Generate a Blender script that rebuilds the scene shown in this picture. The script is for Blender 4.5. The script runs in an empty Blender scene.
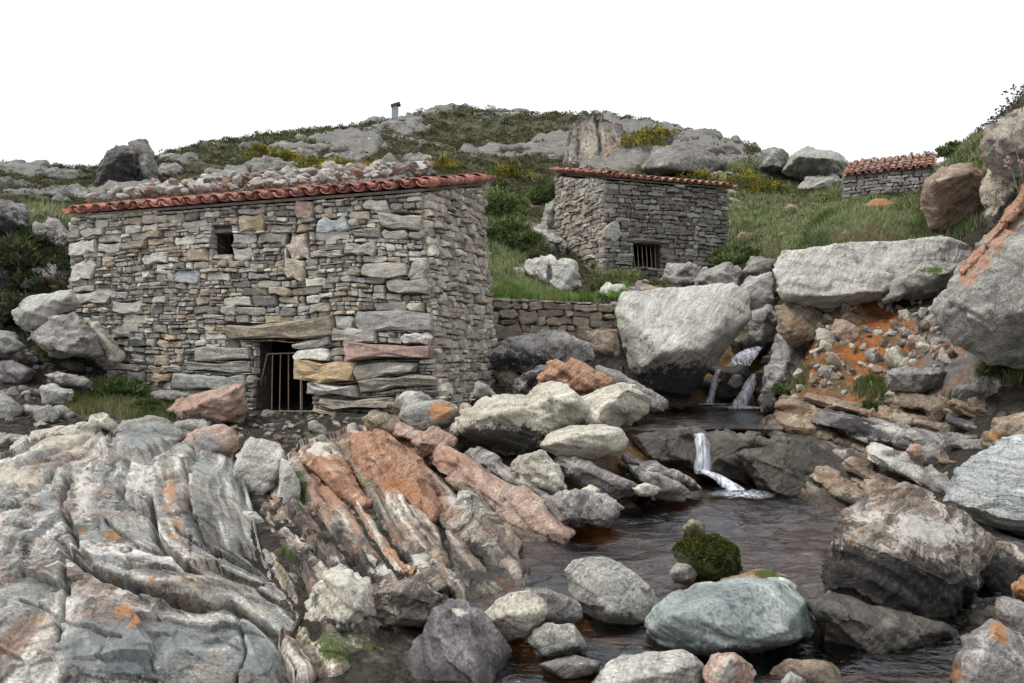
import bpy, bmesh, math, random
import numpy as np

# ------------------------------------------------------------------ basics
F, H0, CZ = 800.0, 350.0, 1.6          # focal length in pixels, horizon row, eye height
random.seed(7)
RNG = np.random.default_rng(7)
col = bpy.context.scene.collection
scene = bpy.context.scene


def P(px, py, Y):
    return np.array([(px - 512.0) / F * Y, Y, CZ + (H0 - py) / F * Y])


def project(v):
    Y = np.maximum(v[:, 1], 0.3)
    return 512 + v[:, 0] / Y * F, H0 - (v[:, 2] - CZ) / Y * F


def _hash(ix, iy, iz, seed):
    h = (ix.astype(np.int64) * 374761393 + iy.astype(np.int64) * 668265263 + iz.astype(np.int64) * 2147483647 + seed * 974634777) & 0xFFFFFFFF
    h = ((h ^ (h >> 13)) * 1274126177) & 0xFFFFFFFF
    h = ((h ^ (h >> 16)) * 2246822519) & 0xFFFFFFFF
    h = h ^ (h >> 15)
    return (h & 0xFFFF) / 32767.5 - 1.0


def vnoise(p, seed=0):
    i = np.floor(p)
    f = p - i
    i = i.astype(np.int64)
    u = f * f * f * (f * (f * 6 - 15) + 10)
    x, y, z = i[:, 0], i[:, 1], i[:, 2]
    def c(a, b, d): return _hash(x + a, y + b, z + d, seed)
    ux, uy, uz = u[:, 0], u[:, 1], u[:, 2]
    a = c(0, 0, 0) * (1 - ux) + c(1, 0, 0) * ux
    b = c(0, 1, 0) * (1 - ux) + c(1, 1, 0) * ux
    d = c(0, 0, 1) * (1 - ux) + c(1, 0, 1) * ux
    e = c(0, 1, 1) * (1 - ux) + c(1, 1, 1) * ux
    return (a * (1 - uy) + b * uy) * (1 - uz) + (d * (1 - uy) + e * uy) * uz


def fbm(p, octv=4, seed=0, gain=0.5):
    s, a, t = 0.0, 1.0, 0.0
    for k in range(octv):
        s = s + a * vnoise(p * (2.03 ** k) + 17.3 * k, seed + k)
        t += a
        a *= gain
    return s / t


def ridged(p, octv=4, seed=0):
    s, a, t = 0.0, 1.0, 0.0
    for k in range(octv):
        s = s + a * (1 - 2 * np.abs(vnoise(p * (2.07 ** k) + 9.1 * k, seed + k)))
        t += a
        a *= 0.5
    return s / t


def chips(v, L, seed):
    """tilted flat facets: a linear height inside each cell of a scattered point set"""
    q = v / L
    i = np.floor(q).astype(np.int64)
    best = np.full(len(q), 1e9); out = np.zeros(len(q))
    for dx in (-1, 0, 1):
        for dy in (-1, 0, 1):
            for dz in (-1, 0, 1):
                x, y, z = i[:, 0] + dx, i[:, 1] + dy, i[:, 2] + dz
                h1 = _hash(x, y, z, seed); h2 = np.modf(h1 * 57.31)[0]; h3 = np.modf(h1 * 913.7)[0]
                d = q - (np.c_[x, y, z] + .5 + .42 * np.c_[h1, h2, h3])
                r = (d * d).sum(1)
                m = r < best
                best = np.where(m, r, best)
                g = np.modf(h1 * 331.9)[0]; g2 = np.modf(h1 * 2711.3)[0]; g3 = np.modf(h1 * 7919.1)[0]
                out = np.where(m, d[:, 0] * g + d[:, 1] * g2 + d[:, 2] * g3 + .25 * h2, out)
    return out * L


def smooth(a, b, x):
    t = np.clip((x - a) / (b - a), 0, 1)
    return t * t * (3 - 2 * t)


# ------------------------------------------------------------------ object helpers
WORLD = {}


def mesh_from(name, v, f, smooth_shade=False, attrs=None, tint=None):
    me = bpy.data.meshes.new(name)
    v = np.asarray(v, dtype=np.float32)
    if isinstance(f, np.ndarray):
        n, k = f.shape
        me.vertices.add(len(v)); me.vertices.foreach_set('co', v.ravel())
        me.loops.add(n * k); me.loops.foreach_set('vertex_index', f.astype(np.int32).ravel())
        me.polygons.add(n); me.polygons.foreach_set('loop_start', np.arange(0, n * k, k, dtype=np.int32))
        me.update(calc_edges=True)
    else:
        me.from_pydata([tuple(x) for x in v], [], f)
    if smooth_shade and len(me.polygons):
        me.polygons.foreach_set('use_smooth', np.ones(len(me.polygons), dtype=bool))
    for k, a in (attrs or {}).items():
        at = me.attributes.new(k, 'FLOAT', 'POINT'); at.data.foreach_set('value', np.asarray(a, dtype=np.float32))
    if tint is not None:
        t = np.ones((len(v), 4), dtype=np.float32); t[:, :3] = tint
        at = me.attributes.new('tint', 'FLOAT_COLOR', 'POINT'); at.data.foreach_set('color', t.ravel())
    me.update()
    return me


def setp(o, label=None, cat=None, group=None, kind=None):
    for k, v in (('label', label), ('category', cat), ('group', group), ('kind', kind)):
        if v: o[k] = v
    return o


def mk(name, v, f, mat, parent=None, origin=None, **kw):
    """one mesh object; v in world coordinates; its own origin given, or its parent's"""
    v = np.asarray(v, dtype=np.float64)
    org = np.array(origin if origin is not None else (WORLD[parent.name] if parent else (v.mean(0)[0], v.mean(0)[1], v[:, 2].min())), dtype=float)
    o = bpy.data.objects.new(name, mesh_from(name, v - org, f, **kw))
    if mat: o.data.materials.append(mat)
    col.objects.link(o)
    WORLD[o.name] = org
    if parent:
        o.parent = parent
        o.location = org - WORLD[parent.name]
    else:
        o.location = org
    return o


def empty(name, loc, label, cat, group=None):
    o = bpy.data.objects.new(name, None); col.objects.link(o)
    o.location = loc; WORLD[o.name] = np.array(loc, dtype=float); o.empty_display_size = .1
    return setp(o, label, cat, group)


class MB:
    def __init__(s): s.v = []; s.f = []; s.t = []
    def add(s, v, f, tint=None):
        b = len(s.v); s.v += [tuple(x) for x in v]; s.f += [[b + i for i in q] for q in f]
        s.t += [tint or (1, 1, 1)] * len(v)
    def box(s, c, ax, ay, az, tint=None):
        c, ax, ay, az = map(np.array, (c, ax, ay, az))
        v = [c + i * ax + j * ay + k * az for k in (-1, 1) for j in (-1, 1) for i in (-1, 1)]
        s.add(v, [(0, 2, 3, 1), (4, 5, 7, 6), (0, 1, 5, 4), (2, 6, 7, 3), (0, 4, 6, 2), (1, 3, 7, 5)], tint)
    def tube(s, pts, r, n=6, tint=None):
        pts = [np.array(p, float) for p in pts]
        rr = r if isinstance(r, (list, tuple)) else [r] * len(pts)
        v, f = [], []
        for i, p in enumerate(pts):
            d = pts[min(i + 1, len(pts) - 1)] - pts[max(i - 1, 0)]; d /= np.linalg.norm(d) + 1e-9
            a = np.cross(d, (0.31, .9, .2)); a /= np.linalg.norm(a) + 1e-9; b = np.cross(d, a)
            for k in range(n):
                t = 2 * math.pi * k / n
                v.append(p + rr[i] * (math.cos(t) * a + math.sin(t) * b))
        for i in range(len(pts) - 1):
            for k in range(n):
                f.append((i * n + k, i * n + (k + 1) % n, (i + 1) * n + (k + 1) % n, (i + 1) * n + k))
        f.append(list(range(n))[::-1]); f.append([(len(pts) - 1) * n + k for k in range(n)])
        s.add(v, f, tint)
    def build(s, name, mat, parent=None, origin=None, tinted=False, smooth_shade=False):
        return mk(name, np.array(s.v), s.f, mat, parent, origin, tint=np.array(s.t) if tinted else None, smooth_shade=smooth_shade)


# ------------------------------------------------------------------ materials
class NT:
    def __init__(s, name):
        s.m = bpy.data.materials.new(name); s.m.use_nodes = True
        s.n = s.m.node_tree.nodes; s.l = s.m.node_tree.links
        s.n.clear(); s.out = s.n.new('ShaderNodeOutputMaterial')
    def new(s, t, **kw):
        x = s.n.new(t)
        for k, v in kw.items(): setattr(x, k, v)
        return x
    def put(s, sock, v):
        if isinstance(v, bpy.types.NodeSocket): s.l.new(v, sock)
        elif isinstance(v, (tuple, list)) and sock.type == 'RGBA' and len(v) == 3: sock.default_value = (*v, 1)
        else: sock.default_value = v
    def math(s, op, a, b=0.0, clamp=False):
        x = s.new('ShaderNodeMath', operation=op, use_clamp=clamp); s.put(x.inputs[0], a); s.put(x.inputs[1], b); return x.outputs[0]
    def mix(s, fac, a, b, blend='MIX'):
        x = s.new('ShaderNodeMix', data_type='RGBA', blend_type=blend); x.clamp_factor = True
        s.put(x.inputs[0], fac); s.put(x.inputs[6], a); s.put(x.inputs[7], b); return x.outputs[2]
    def noise(s, vec, scale, detail=4, rough=.55, dist=0.0, color=False):
        x = s.new('ShaderNodeTexNoise'); s.put(x.inputs['Vector'], vec); x.inputs['Scale'].default_value = scale
        x.inputs['Detail'].default_value = detail; x.inputs['Roughness'].default_value = rough; x.inputs['Distortion'].default_value = dist
        return x.outputs['Color' if color else 'Fac']
    def ramp(s, fac, stops, interp='LINEAR'):
        x = s.new('ShaderNodeValToRGB'); s.put(x.inputs[0], fac); e = x.color_ramp; e.interpolation = interp
        while len(e.elements) < len(stops): e.elements.new(.5)
        for el, (p, c) in zip(e.elements, stops):
            el.position = p; el.color = (*c, 1) if len(c) == 3 else c
        return x.outputs['Color']
    def step(s, fac, a, b):
        x = s.new('ShaderNodeMapRange', interpolation_type='SMOOTHSTEP'); s.put(x.inputs[0], fac)
        x.inputs[1].default_value = a; x.inputs[2].default_value = b; return x.outputs[0]
    def attr(s, name): return s.new('ShaderNodeAttribute', attribute_name=name).outputs['Fac']
    def mapping(s, vec, rot=(0, 0, 0), scale=(1, 1, 1)):
        x = s.new('ShaderNodeMapping'); s.put(x.inputs['Vector'], vec); x.inputs['Rotation'].default_value = rot; x.inputs['Scale'].default_value = scale; return x.outputs[0]
    def vadd(s, a, b, op='ADD'):
        x = s.new('ShaderNodeVectorMath', operation=op); s.put(x.inputs[0], a); s.put(x.inputs[1], b); return x.outputs[0]
    def vscale(s, a, k):
        x = s.new('ShaderNodeVectorMath', operation='SCALE'); s.put(x.inputs[0], a); s.put(x.inputs['Scale'], k); return x.outputs[0]
    def bump(s, h, strength, dist, nrm=None):
        x = s.new('ShaderNodeBump'); s.put(x.inputs['Height'], h); x.inputs['Strength'].default_value = strength; x.inputs['Distance'].default_value = dist
        if nrm: s.l.new(nrm, x.inputs['Normal'])
        return x.outputs[0]
    def principled(s, base, rough=.85, normal=None, spec=.3, **kw):
        x = s.new('ShaderNodeBsdfPrincipled'); s.put(x.inputs['Base Color'], base); s.put(x.inputs['Roughness'], rough)
        x.inputs['Specular IOR Level'].default_value = spec
        if normal: s.l.new(normal, x.inputs['Normal'])
        for k, v in kw.items(): s.put(x.inputs[k], v)
        s.l.new(x.outputs[0], s.out.inputs[0]); return x


MOSS, ORANGE, BLACK = (.055, .085, .012), (.48, .17, .025), (.022, .021, .022)


def rock_mat(name, dark, mid, light, vein, rot=(0, .6, 0), sc=1.0, stretch=6.0, white=.35, rust=0.0, rough=.85, spec=.25, bump=1.0, fold=False, darkpatch=.25):
    t = NT(name)
    tc = t.new('ShaderNodeTexCoord').outputs['Object']
    rnd = t.new('ShaderNodeObjectInfo').outputs['Random']
    c0 = t.vadd(tc, t.vscale((31.7, 17.3, 23.9), rnd))
    w = t.vscale(t.vadd(t.noise(c0, 1.4 * sc, 3, color=True), (.5, .5, .5), 'SUBTRACT'), .5)
    c = t.vadd(c0, w)
    if fold:   # strata follow the folds stored on the mesh
        cx = t.new('ShaderNodeCombineXYZ'); t.put(cx.inputs[2], t.math('MULTIPLY', t.attr('strata'), 1.1))
        cb = t.vadd(t.vscale(c, .28), cx.outputs[0])
        band = t.noise(cb, 2.1, 5, .56)
        cs = cb
    else:
        cs = t.mapping(t.mapping(c, rot), (0, 0, 0), (1, 1, stretch))
        band = t.noise(cs, 1.5 * sc, 7, .62)
    colr = t.ramp(band, [(.30, dark), (.45, mid), (.56, light), (.64, vein), (.72, mid)])
    patch = t.noise(c0, 1.7 * sc, 5, .6)
    colr = t.mix(t.math('MULTIPLY', t.step(patch, .36, .62), .45 if fold else 1.0), colr, t.mix(.5, colr, mid))
    big = t.noise(c0, .9 * sc, 5, .65, .4)
    colr = t.mix(t.math('MULTIPLY', t.step(big, .55, .68), darkpatch * 2.2), colr, t.mix(.75, colr, dark))
    if rust:
        colr = t.mix(t.math('MULTIPLY', t.step(t.noise(c, 2.3 * sc, 5, .65), .46, .62), rust), colr, (.31, .155, .085))
    lich = t.step(t.noise(c0, 6.5, 7, .72, .3), .56, .64)
    colr = t.mix(t.math('MULTIPLY', lich, white), colr, (.50, .49, .44))
    lich3 = t.step(t.noise(c0, 2.6, 8, .74, .4), .55, .60)
    colr = t.mix(t.math('MULTIPLY', lich3, white * .8), colr, t.mix(t.noise(c0, 40, 4, .7), (.30, .295, .275), (.52, .51, .48)))
    lich4 = t.step(t.noise(c0, 3.7, 8, .76, .3), .585, .63)
    colr = t.mix(t.math('MULTIPLY', lich4, .7), colr, t.mix(.7, colr, (.035, .034, .033)))
    lich2 = t.step(t.noise(c0, 13, 6, .7), .60, .66)
    colr = t.mix(t.math('MULTIPLY', lich2, .55), colr, t.mix(.6, colr, (.06, .06, .055)))
    speck = t.noise(c0, 55, 4, .7)
    colr = t.mix(1.0, colr, t.ramp(speck, [(.30, (.45, .45, .45)), (.50, (1, 1, 1)), (.70, (1.5, 1.48, 1.45))]), 'MULTIPLY')
    fine = t.noise(c0, 5.5, 9, .74, .25) if fold else t.noise(t.mapping(cs, (0, 0, 0), (1, 1, 2.2)), 2.6 * sc, 9, .74)
    colr = t.mix(1.0, colr, t.ramp(fine, [(.30, (.42, .41, .40)), (.45, (.86, .86, .86)), (.55, (1.06, 1.06, 1.05)), (.70, (1.5, 1.47, 1.42))]), 'MULTIPLY')
    pit = t.step(t.noise(c0, 21, 5, .7), .40, .33)
    colr = t.mix(t.math('MULTIPLY', pit, .6), colr, t.mix(.8, colr, (.03, .028, .025)))
    jit = t.math('ADD', t.math('MULTIPLY', t.noise(c0, 5, 7, .75), .6), t.math('MULTIPLY', t.noise(c0, 26, 5, .75), .4))
    def at(nm, k=1.0):   # painted growth, stains, and dark and pale patches, with a broken edge
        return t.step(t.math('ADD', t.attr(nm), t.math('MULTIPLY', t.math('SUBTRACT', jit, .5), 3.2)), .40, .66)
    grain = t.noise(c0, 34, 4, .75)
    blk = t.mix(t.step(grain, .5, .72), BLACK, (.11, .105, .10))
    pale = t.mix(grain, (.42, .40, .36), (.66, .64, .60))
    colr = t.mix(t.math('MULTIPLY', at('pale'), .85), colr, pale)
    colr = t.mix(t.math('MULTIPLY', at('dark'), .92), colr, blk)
    colr = t.mix(t.math('MULTIPLY', at('blue'), .62), colr, t.mix(fine, (.085, .105, .108), (.33, .37, .375)))
    colr = t.mix(t.math('MULTIPLY', at('cream'), .6), colr, t.mix(fine, (.20, .175, .13), (.62, .56, .45)))
    colr = t.mix(t.math('MULTIPLY', at('rust'), .8), colr, t.mix(1.0, t.mix(fine, (.20, .10, .062), (.50, .30, .21)), t.ramp(speck, [(.3, (.6,) * 3), (.7, (1.3,) * 3)]), 'MULTIPLY'))
    colr = t.mix(t.math('MULTIPLY', at('orange'), .75), colr, t.mix(grain, (.30, .12, .04), (.50, .25, .08)))
    colr = t.mix(t.math('MULTIPLY', at('moss'), .95), colr, t.mix(t.noise(c0, 60, 4, .8), (.012, .024, .004), (.085, .125, .02)))
    h = t.math('ADD', t.math('MULTIPLY', band, .9), t.math('MULTIPLY', t.noise(c0, 17, 7, .72), .55))
    h = t.math('ADD', h, t.math('MULTIPLY', fine, .6))
    h = t.math('SUBTRACT', h, t.math('MULTIPLY', pit, .12))
    h = t.math('ADD', h, t.math('MULTIPLY', speck, .13))
    pos = t.new('ShaderNodeNewGeometry').outputs['Position']
    sz = t.new('ShaderNodeSeparateXYZ'); t.put(sz.inputs[0], pos)
    wet = t.step(t.math('ADD', sz.outputs[2], t.math('MULTIPLY', t.math('SUBTRACT', jit, .5), .16)), .10, .03)     # splashed by the pool
    colr = t.mix(t.math('MULTIPLY', wet, .62), colr, t.mix(.85, colr, (.018, .016, .012)))
    rgh = t.math('SUBTRACT', rough, t.math('MULTIPLY', wet, rough - .28))
    t.principled(colr, rgh, t.bump(h, .85 * bump, .05), spec)
    return t.m


def make_materials():
    M = {}
    dip = (0, .62, .1)
    M['fold'] = rock_mat('folded_gneiss', (.05, .053, .053), (.165, .168, .163), (.34, .335, .315), (.66, .64, .60), white=.3, fold=True, rust=.28, bump=1.0)
    M['cliff'] = rock_mat('jointed_cliff_rock', (.07, .066, .06), (.155, .148, .135), (.22, .21, .19), (.36, .345, .32), white=.3, fold=True, rust=.25, bump=1.4, darkpatch=.4)
    M['ledges'] = rock_mat('layered_brown_bedrock', (.022, .02, .019), (.075, .064, .055), (.16, .138, .115), (.34, .31, .27), white=.25, fold=True, rust=.25, bump=1.1, darkpatch=.4)
    M['ribs'] = rock_mat('black_and_white_bedrock', (.022, .020, .022), (.12, .105, .095), (.36, .32, .27), (.70, .66, .60), white=.3, fold=True, rust=.3, bump=1.0, darkpatch=.45)
    M['pale'] = rock_mat('pale_grey_rock', (.22, .22, .21), (.38, .375, .35), (.46, .45, .42), (.58, .56, .52), (.2, .9, .3), .9, 5, .5, darkpatch=.2)
    M['grey'] = rock_mat('grey_rock', (.12, .12, .115), (.24, .235, .22), (.31, .305, .285), (.44, .43, .40), (.4, .5, .2), 1, 5, .4)
    M['slate'] = rock_mat('layered_grey_schist', (.10, .095, .095), (.22, .21, .205), (.33, .31, .30), (.52, .49, .46), dip, 1.2, 9, .3)
    M['band'] = rock_mat('banded_black_white_gneiss', (.03, .027, .028), (.14, .125, .11), (.36, .325, .28), (.66, .61, .55), dip, 1.5, 11, .25, rust=.25, darkpatch=.45)
    M['rust'] = rock_mat('rust_red_schist', (.13, .07, .045), (.33, .18, .115), (.41, .25, .17), (.50, .38, .29), dip, 1.0, 8, .25, rust=.35)
    M['pink'] = rock_mat('pinkish_schist', (.22, .14, .11), (.36, .25, .205), (.42, .33, .28), (.50, .43, .37), dip, 1.0, 7, .25, rust=.25)
    M['brown'] = rock_mat('brown_schist', (.085, .065, .048), (.20, .155, .115), (.29, .235, .18), (.44, .385, .32), dip, 1.1, 8, .25, rust=.3)
    M['purple'] = rock_mat('dark_purple_rock', (.05, .045, .052), (.105, .095, .105), (.16, .145, .15), (.30, .28, .28), (.5, -.9, .2), 1.0, 4, .15)
    M['teal'] = rock_mat('blue_green_boulder', (.10, .125, .125), (.19, .225, .225), (.25, .29, .285), (.40, .44, .42), (.3, -.7, .4), .9, 4, .25, rough=.6, spec=.35, bump=.6, darkpatch=.2)
    M['wet'] = rock_mat('wet_dark_rock', (.018, .017, .014), (.045, .04, .032), (.08, .072, .055), (.14, .13, .11), dip, 1.2, 6, .05, rough=.35, spec=.55)
    M['tan'] = rock_mat('cream_boulder', (.26, .24, .20), (.42, .395, .335), (.48, .455, .395), (.58, .55, .49), (.5, .3, .2), .8, 3, .35, darkpatch=.1)
    M['hill'] = rock_mat('hill_outcrop_rock', (.05, .047, .043), (.125, .12, .11), (.19, .183, .17), (.36, .35, .33), (.2, .5, 0), .35, 4, .4, bump=1.3)
    M['bluegrey'] = rock_mat('pale_blue_grey_rock', (.14, .155, .16), (.29, .315, .325), (.40, .425, .43), (.56, .57, .56), (.05, .12, .1), 1.0, 9, .4, rust=.15, darkpatch=.2)
    M['white'] = rock_mat('white_roof_stone', (.30, .29, .27), (.46, .45, .42), (.56, .55, .52), (.66, .65, .62), (.3, .4, .3), 1.2, 3, .3, darkpatch=.15)
    M['beige'] = rock_mat('beige_cliff_rock', (.17, .15, .125), (.30, .275, .24), (.37, .34, .30), (.46, .44, .40), (.1, 1.3, 0), .35, 4, .3, rust=.3)

    # mortared stone walls: each stone carries its own colour
    def wallmat(name, gain=1.0):
        t = NT(name)
        c = t.new('ShaderNodeTexCoord').outputs['Object']
        tint = t.new('ShaderNodeAttribute', attribute_name='tint').outputs['Color']
        cs = t.mapping(c, (.1, .05, 0), (1, 1, 2.2))
        n1 = t.noise(cs, 7, 6, .68); n2 = t.noise(c, 42, 5, .72); n3 = t.noise(c, 2.2, 4, .6)
        k = t.mix(1.0, tint, t.ramp(n1, [(.3, (.55 * gain,) * 3), (.5, (gain,) * 3), (.72, (1.5 * gain, 1.47 * gain, 1.4 * gain))]), 'MULTIPLY')
        k = t.mix(1.0, k, t.ramp(n2, [(.3, (.62,) * 3), (.7, (1.35,) * 3)]), 'MULTIPLY')
        k = t.mix(t.math('MULTIPLY', t.step(t.noise(c, 8, 6, .7), .58, .66), .4), k, (.46, .45, .41))
        k = t.mix(t.math('MULTIPLY', t.step(n3, .55, .7), .4), k, t.mix(.7, k, (.07, .062, .05)))
        k = t.mix(t.math('MULTIPLY', t.step(t.noise(c, 5, 5, .7), .66, .72), .5), k, (.36, .17, .05))
        h = t.math('ADD', t.math('MULTIPLY', n1, 1.0), t.math('MULTIPLY', n2, .35))
        t.principled(k, .9, t.bump(h, .9, .03), .2)
        return t.m
    M['wall'] = wallmat('dry_stone'); M['wall_dark'] = wallmat('dark_dry_stone', .9)

    def simple(name, c1, c2, scale, rough=.8, bump=.3, spec=.3, metal=0.0):
        t = NT(name); c = t.new('ShaderNodeTexCoord').outputs['Object']
        n = t.noise(c, scale, 6, .65)
        t.principled(t.mix(t.step(n, .3, .7), c1, c2), rough, t.bump(n, bump, .02), spec, Metallic=metal); return t.m
    M['joint'] = simple('dark_joint_earth', (.03, .026, .02), (.085, .075, .06), 9)
    M['iron'] = simple('rusty_iron', (.12, .085, .065), (.27, .22, .185), 30, .6, .2)
    M['wood'] = simple('weathered_wood', (.10, .085, .07), (.19, .165, .14), 12, .85)
    M['post'] = simple('blue_grey_board', (.17, .21, .24), (.25, .29, .31), 9, .7)
    M['postcap'] = simple('dark_cap', (.03, .028, .026), (.06, .055, .05), 9, .7)

    def tile(name, a, b, c_, lich):
        t = NT(name); c = t.new('ShaderNodeTexCoord').outputs['Object']
        tint = t.new('ShaderNodeAttribute', attribute_name='tint').outputs['Color']
        n = t.noise(c, 9, 6, .65); n2 = t.noise(c, 60, 4, .7)
        k = t.mix(1.0, t.ramp(n, [(.3, a), (.5, b), (.7, c_)]), tint, 'MULTIPLY')
        k = t.mix(t.math('MULTIPLY', t.step(t.noise(c, 14, 6, .72), .52, .62), lich), k, (.42, .40, .35))
        k = t.mix(1.0, k, t.ramp(n2, [(.3, (.75,) * 3), (.7, (1.2,) * 3)]), 'MULTIPLY')
        t.principled(k, .8, t.bump(n2, .3, .01), .3); return t.m
    M['tile_red'] = tile('red_clay_tile', (.18, .065, .05), (.34, .115, .085), (.44, .20, .155), .6)
    M['tile_old'] = tile('weathered_clay_tile', (.22, .095, .07), (.36, .16, .115), (.42, .26, .20), .4)

    def leafmat(name, trans=.25):
        t = NT(name)
        tint = t.new('ShaderNodeAttribute', attribute_name='tint').outputs['Color']
        d = t.new('ShaderNodeBsdfDiffuse'); t.put(d.inputs[0], tint)
        tr = t.new('ShaderNodeBsdfTranslucent'); t.put(tr.inputs[0], tint)
        mx = t.new('ShaderNodeMixShader'); mx.inputs[0].default_value = trans
        t.l.new(d.outputs[0], mx.inputs[1]); t.l.new(tr.outputs[0], mx.inputs[2]); t.l.new(mx.outputs[0], t.out.inputs[0]); return t.m
    M['leaf'] = leafmat('leaves')

    # terrain: rock, heath, grass turf, orange earth, stream bed, from the cover stored on the mesh
    t = NT('hillside_ground')
    c = t.new('ShaderNodeTexCoord').outputs['Object']
    cs = t.mapping(t.vadd(c, t.vscale(t.noise(c, .5, 3, color=True), .6)), (0, .6, 0), (1, 1, 5))
    b = t.noise(cs, .9, 8, .68); b2 = t.noise(c, 7, 7, .7); b3 = t.noise(c, .45, 5, .6)
    rock = t.ramp(b, [(.3, (.05, .048, .045)), (.44, (.14, .136, .13)), (.58, (.165, .158, .145)), (.70, (.31, .30, .28)), (.8, (.16, .155, .145))])
    rock = t.mix(t.math('MULTIPLY', t.step(b2, .56, .64), .4), rock, (.45, .44, .40))
    rock = t.mix(t.math('MULTIPLY', t.step(t.noise(c, 3, 6, .7), .6, .68), .6), rock, (.07, .06, .04))
    rock = t.mix(t.math('MULTIPLY', t.step(b3, .6, .72), .5), rock, (.25, .16, .09))
    heath = t.ramp(t.noise(c, 1.6, 8, .74), [(.3, (.02, .021, .014)), (.46, (.045, .046, .027)), (.58, (.085, .075, .045)), (.68, (.12, .105, .06)), (.78, (.20, .19, .165))])
    turf = t.ramp(t.noise(c, 3.1, 6, .7), [(.3, (.04, .06, .02)), (.55, (.075, .115, .035)), (.75, (.13, .14, .06))])
    soil = t.ramp(t.noise(c, 4, 7, .7), [(.28, (.07, .03, .013)), (.40, (.17, .062, .02)), (.52, (.33, .115, .032)), (.66, (.24, .11, .048)), (.8, (.33, .25, .17))])
    soil = t.mix(t.step(t.noise(c, 1.7, 5, .7), .42, .60), soil, t.ramp(t.noise(c, 6, 7, .72), [(.3, (.05, .034, .022)), (.5, (.13, .088, .05)), (.66, (.22, .155, .095)), (.8, (.34, .27, .19))]))
    bed = t.ramp(t.noise(c, 4, 6, .65), [(.3, (.03, .02, .011)), (.5, (.11, .068, .03)), (.68, (.20, .13, .06)), (.85, (.30, .24, .16))])
    jit = t.math('MULTIPLY', t.math('SUBTRACT', t.noise(c, 4, 7, .72), .5), 1.4)
    def cov(nm): return t.step(t.math('ADD', t.attr(nm), jit), .38, .6)
    k = t.mix(cov('heath'), rock, heath); k = t.mix(cov('turf'), k, turf); k = t.mix(cov('soil'), k, soil); 
    vo = t.new('ShaderNodeTexVoronoi'); t.put(vo.inputs['Vector'], t.vadd(c, t.vscale(t.noise(c, 5, 3, color=True), .25))); vo.inputs['Scale'].default_value = 8.0
    sep = t.new('ShaderNodeSeparateColor'); t.put(sep.inputs[0], vo.outputs['Color'])
    peb = t.ramp(sep.outputs[0], [(0, (.03, .027, .023)), (.35, (.06, .055, .048)), (.6, (.11, .10, .088)), (.8, (.075, .058, .044)), (1, (.20, .19, .17))])
    peb = t.mix(t.step(vo.outputs['Distance'], .28, .62), peb, (.025, .022, .018))
    peb = t.mix(t.step(t.noise(c, 1.3, 5, .65), .42, .58), peb, t.mix(t.noise(c, 12, 5, .7), (.016, .014, .011), (.07, .06, .048)))
    k = t.mix(t.attr('gravel'), k, peb); k = t.mix(cov('bed'), k, bed)
    k = t.mix(1.0, k, t.ramp(t.noise(c, 30, 5, .7), [(.3, (.6,) * 3), (.7, (1.35,) * 3)]), 'MULTIPLY')
    h = t.math('ADD', b, t.math('MULTIPLY', b2, .5)); h = t.math('SUBTRACT', h, t.math('MULTIPLY', t.math('MULTIPLY', vo.outputs['Distance'], t.attr('gravel')), .9))
    t.principled(k, .92, t.bump(h, 1.0, .12), .15)
    M['ground'] = t.m

    # water: clear brown stream that mirrors the sky
    def water(name, sc, strength, tintc):
        t = NT(name); c = t.new('ShaderNodeTexCoord').outputs['Object']
        cs = t.mapping(c, (0, 0, .25), (1, 2.0, 1))
        h = t.math('ADD', t.noise(cs, sc, 3, .5, .6), t.math('MULTIPLY', t.noise(cs, sc * 3.1, 3, .55, .8), .35))
        nrm = t.bump(h, strength, .03)
        g = t.new('ShaderNodeBsdfGlossy'); g.inputs['Roughness'].default_value = .11; g.inputs[0].default_value = (.9, .93, 1, 1); t.l.new(nrm, g.inputs['Normal'])
        tr = t.new('ShaderNodeBsdfTransparent'); tr.inputs[0].default_value = (*tintc, 1)
        fr = t.new('ShaderNodeFresnel'); fr.inputs[0].default_value = 1.6; t.l.new(nrm, fr.inputs['Normal'])
        mx = t.new('ShaderNodeMixShader'); t.l.new(fr.outputs[0], mx.inputs[0]); t.l.new(tr.outputs[0], mx.inputs[1]); t.l.new(g.outputs[0], mx.inputs[2])
        t.l.new(mx.outputs[0], t.out.inputs[0]); return t.m
    M['water'] = water('stream_water', 5.0, 1.0, (.74, .55, .34))
    t = NT('white_water'); c = t.new('ShaderNodeTexCoord').outputs['Object']
    cs = t.mapping(c, (0, 0, 0), (1, .6, .16))
    n = t.noise(cs, 26, 4, .6)
    d = t.new('ShaderNodeBsdfPrincipled'); d.inputs['Base Color'].default_value = (.66, .70, .80, 1); d.inputs['Roughness'].default_value = .35
    t.l.new(t.bump(n, .8, .03), d.inputs['Normal'])
    tr = t.new('ShaderNodeBsdfTransparent'); tr.inputs[0].default_value = (.7, .66, .6, 1)
    mx = t.new('ShaderNodeMixShader'); t.l.new(t.math('MULTIPLY', t.step(n, .30, .62), t.attr('foam'), True), mx.inputs[0]); t.l.new(tr.outputs[0], mx.inputs[1]); t.l.new(d.outputs[0], mx.inputs[2]); t.l.new(mx.outputs[0], t.out.inputs[0])
    M['foam'] = t.m
    return M


M = make_materials()

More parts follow.
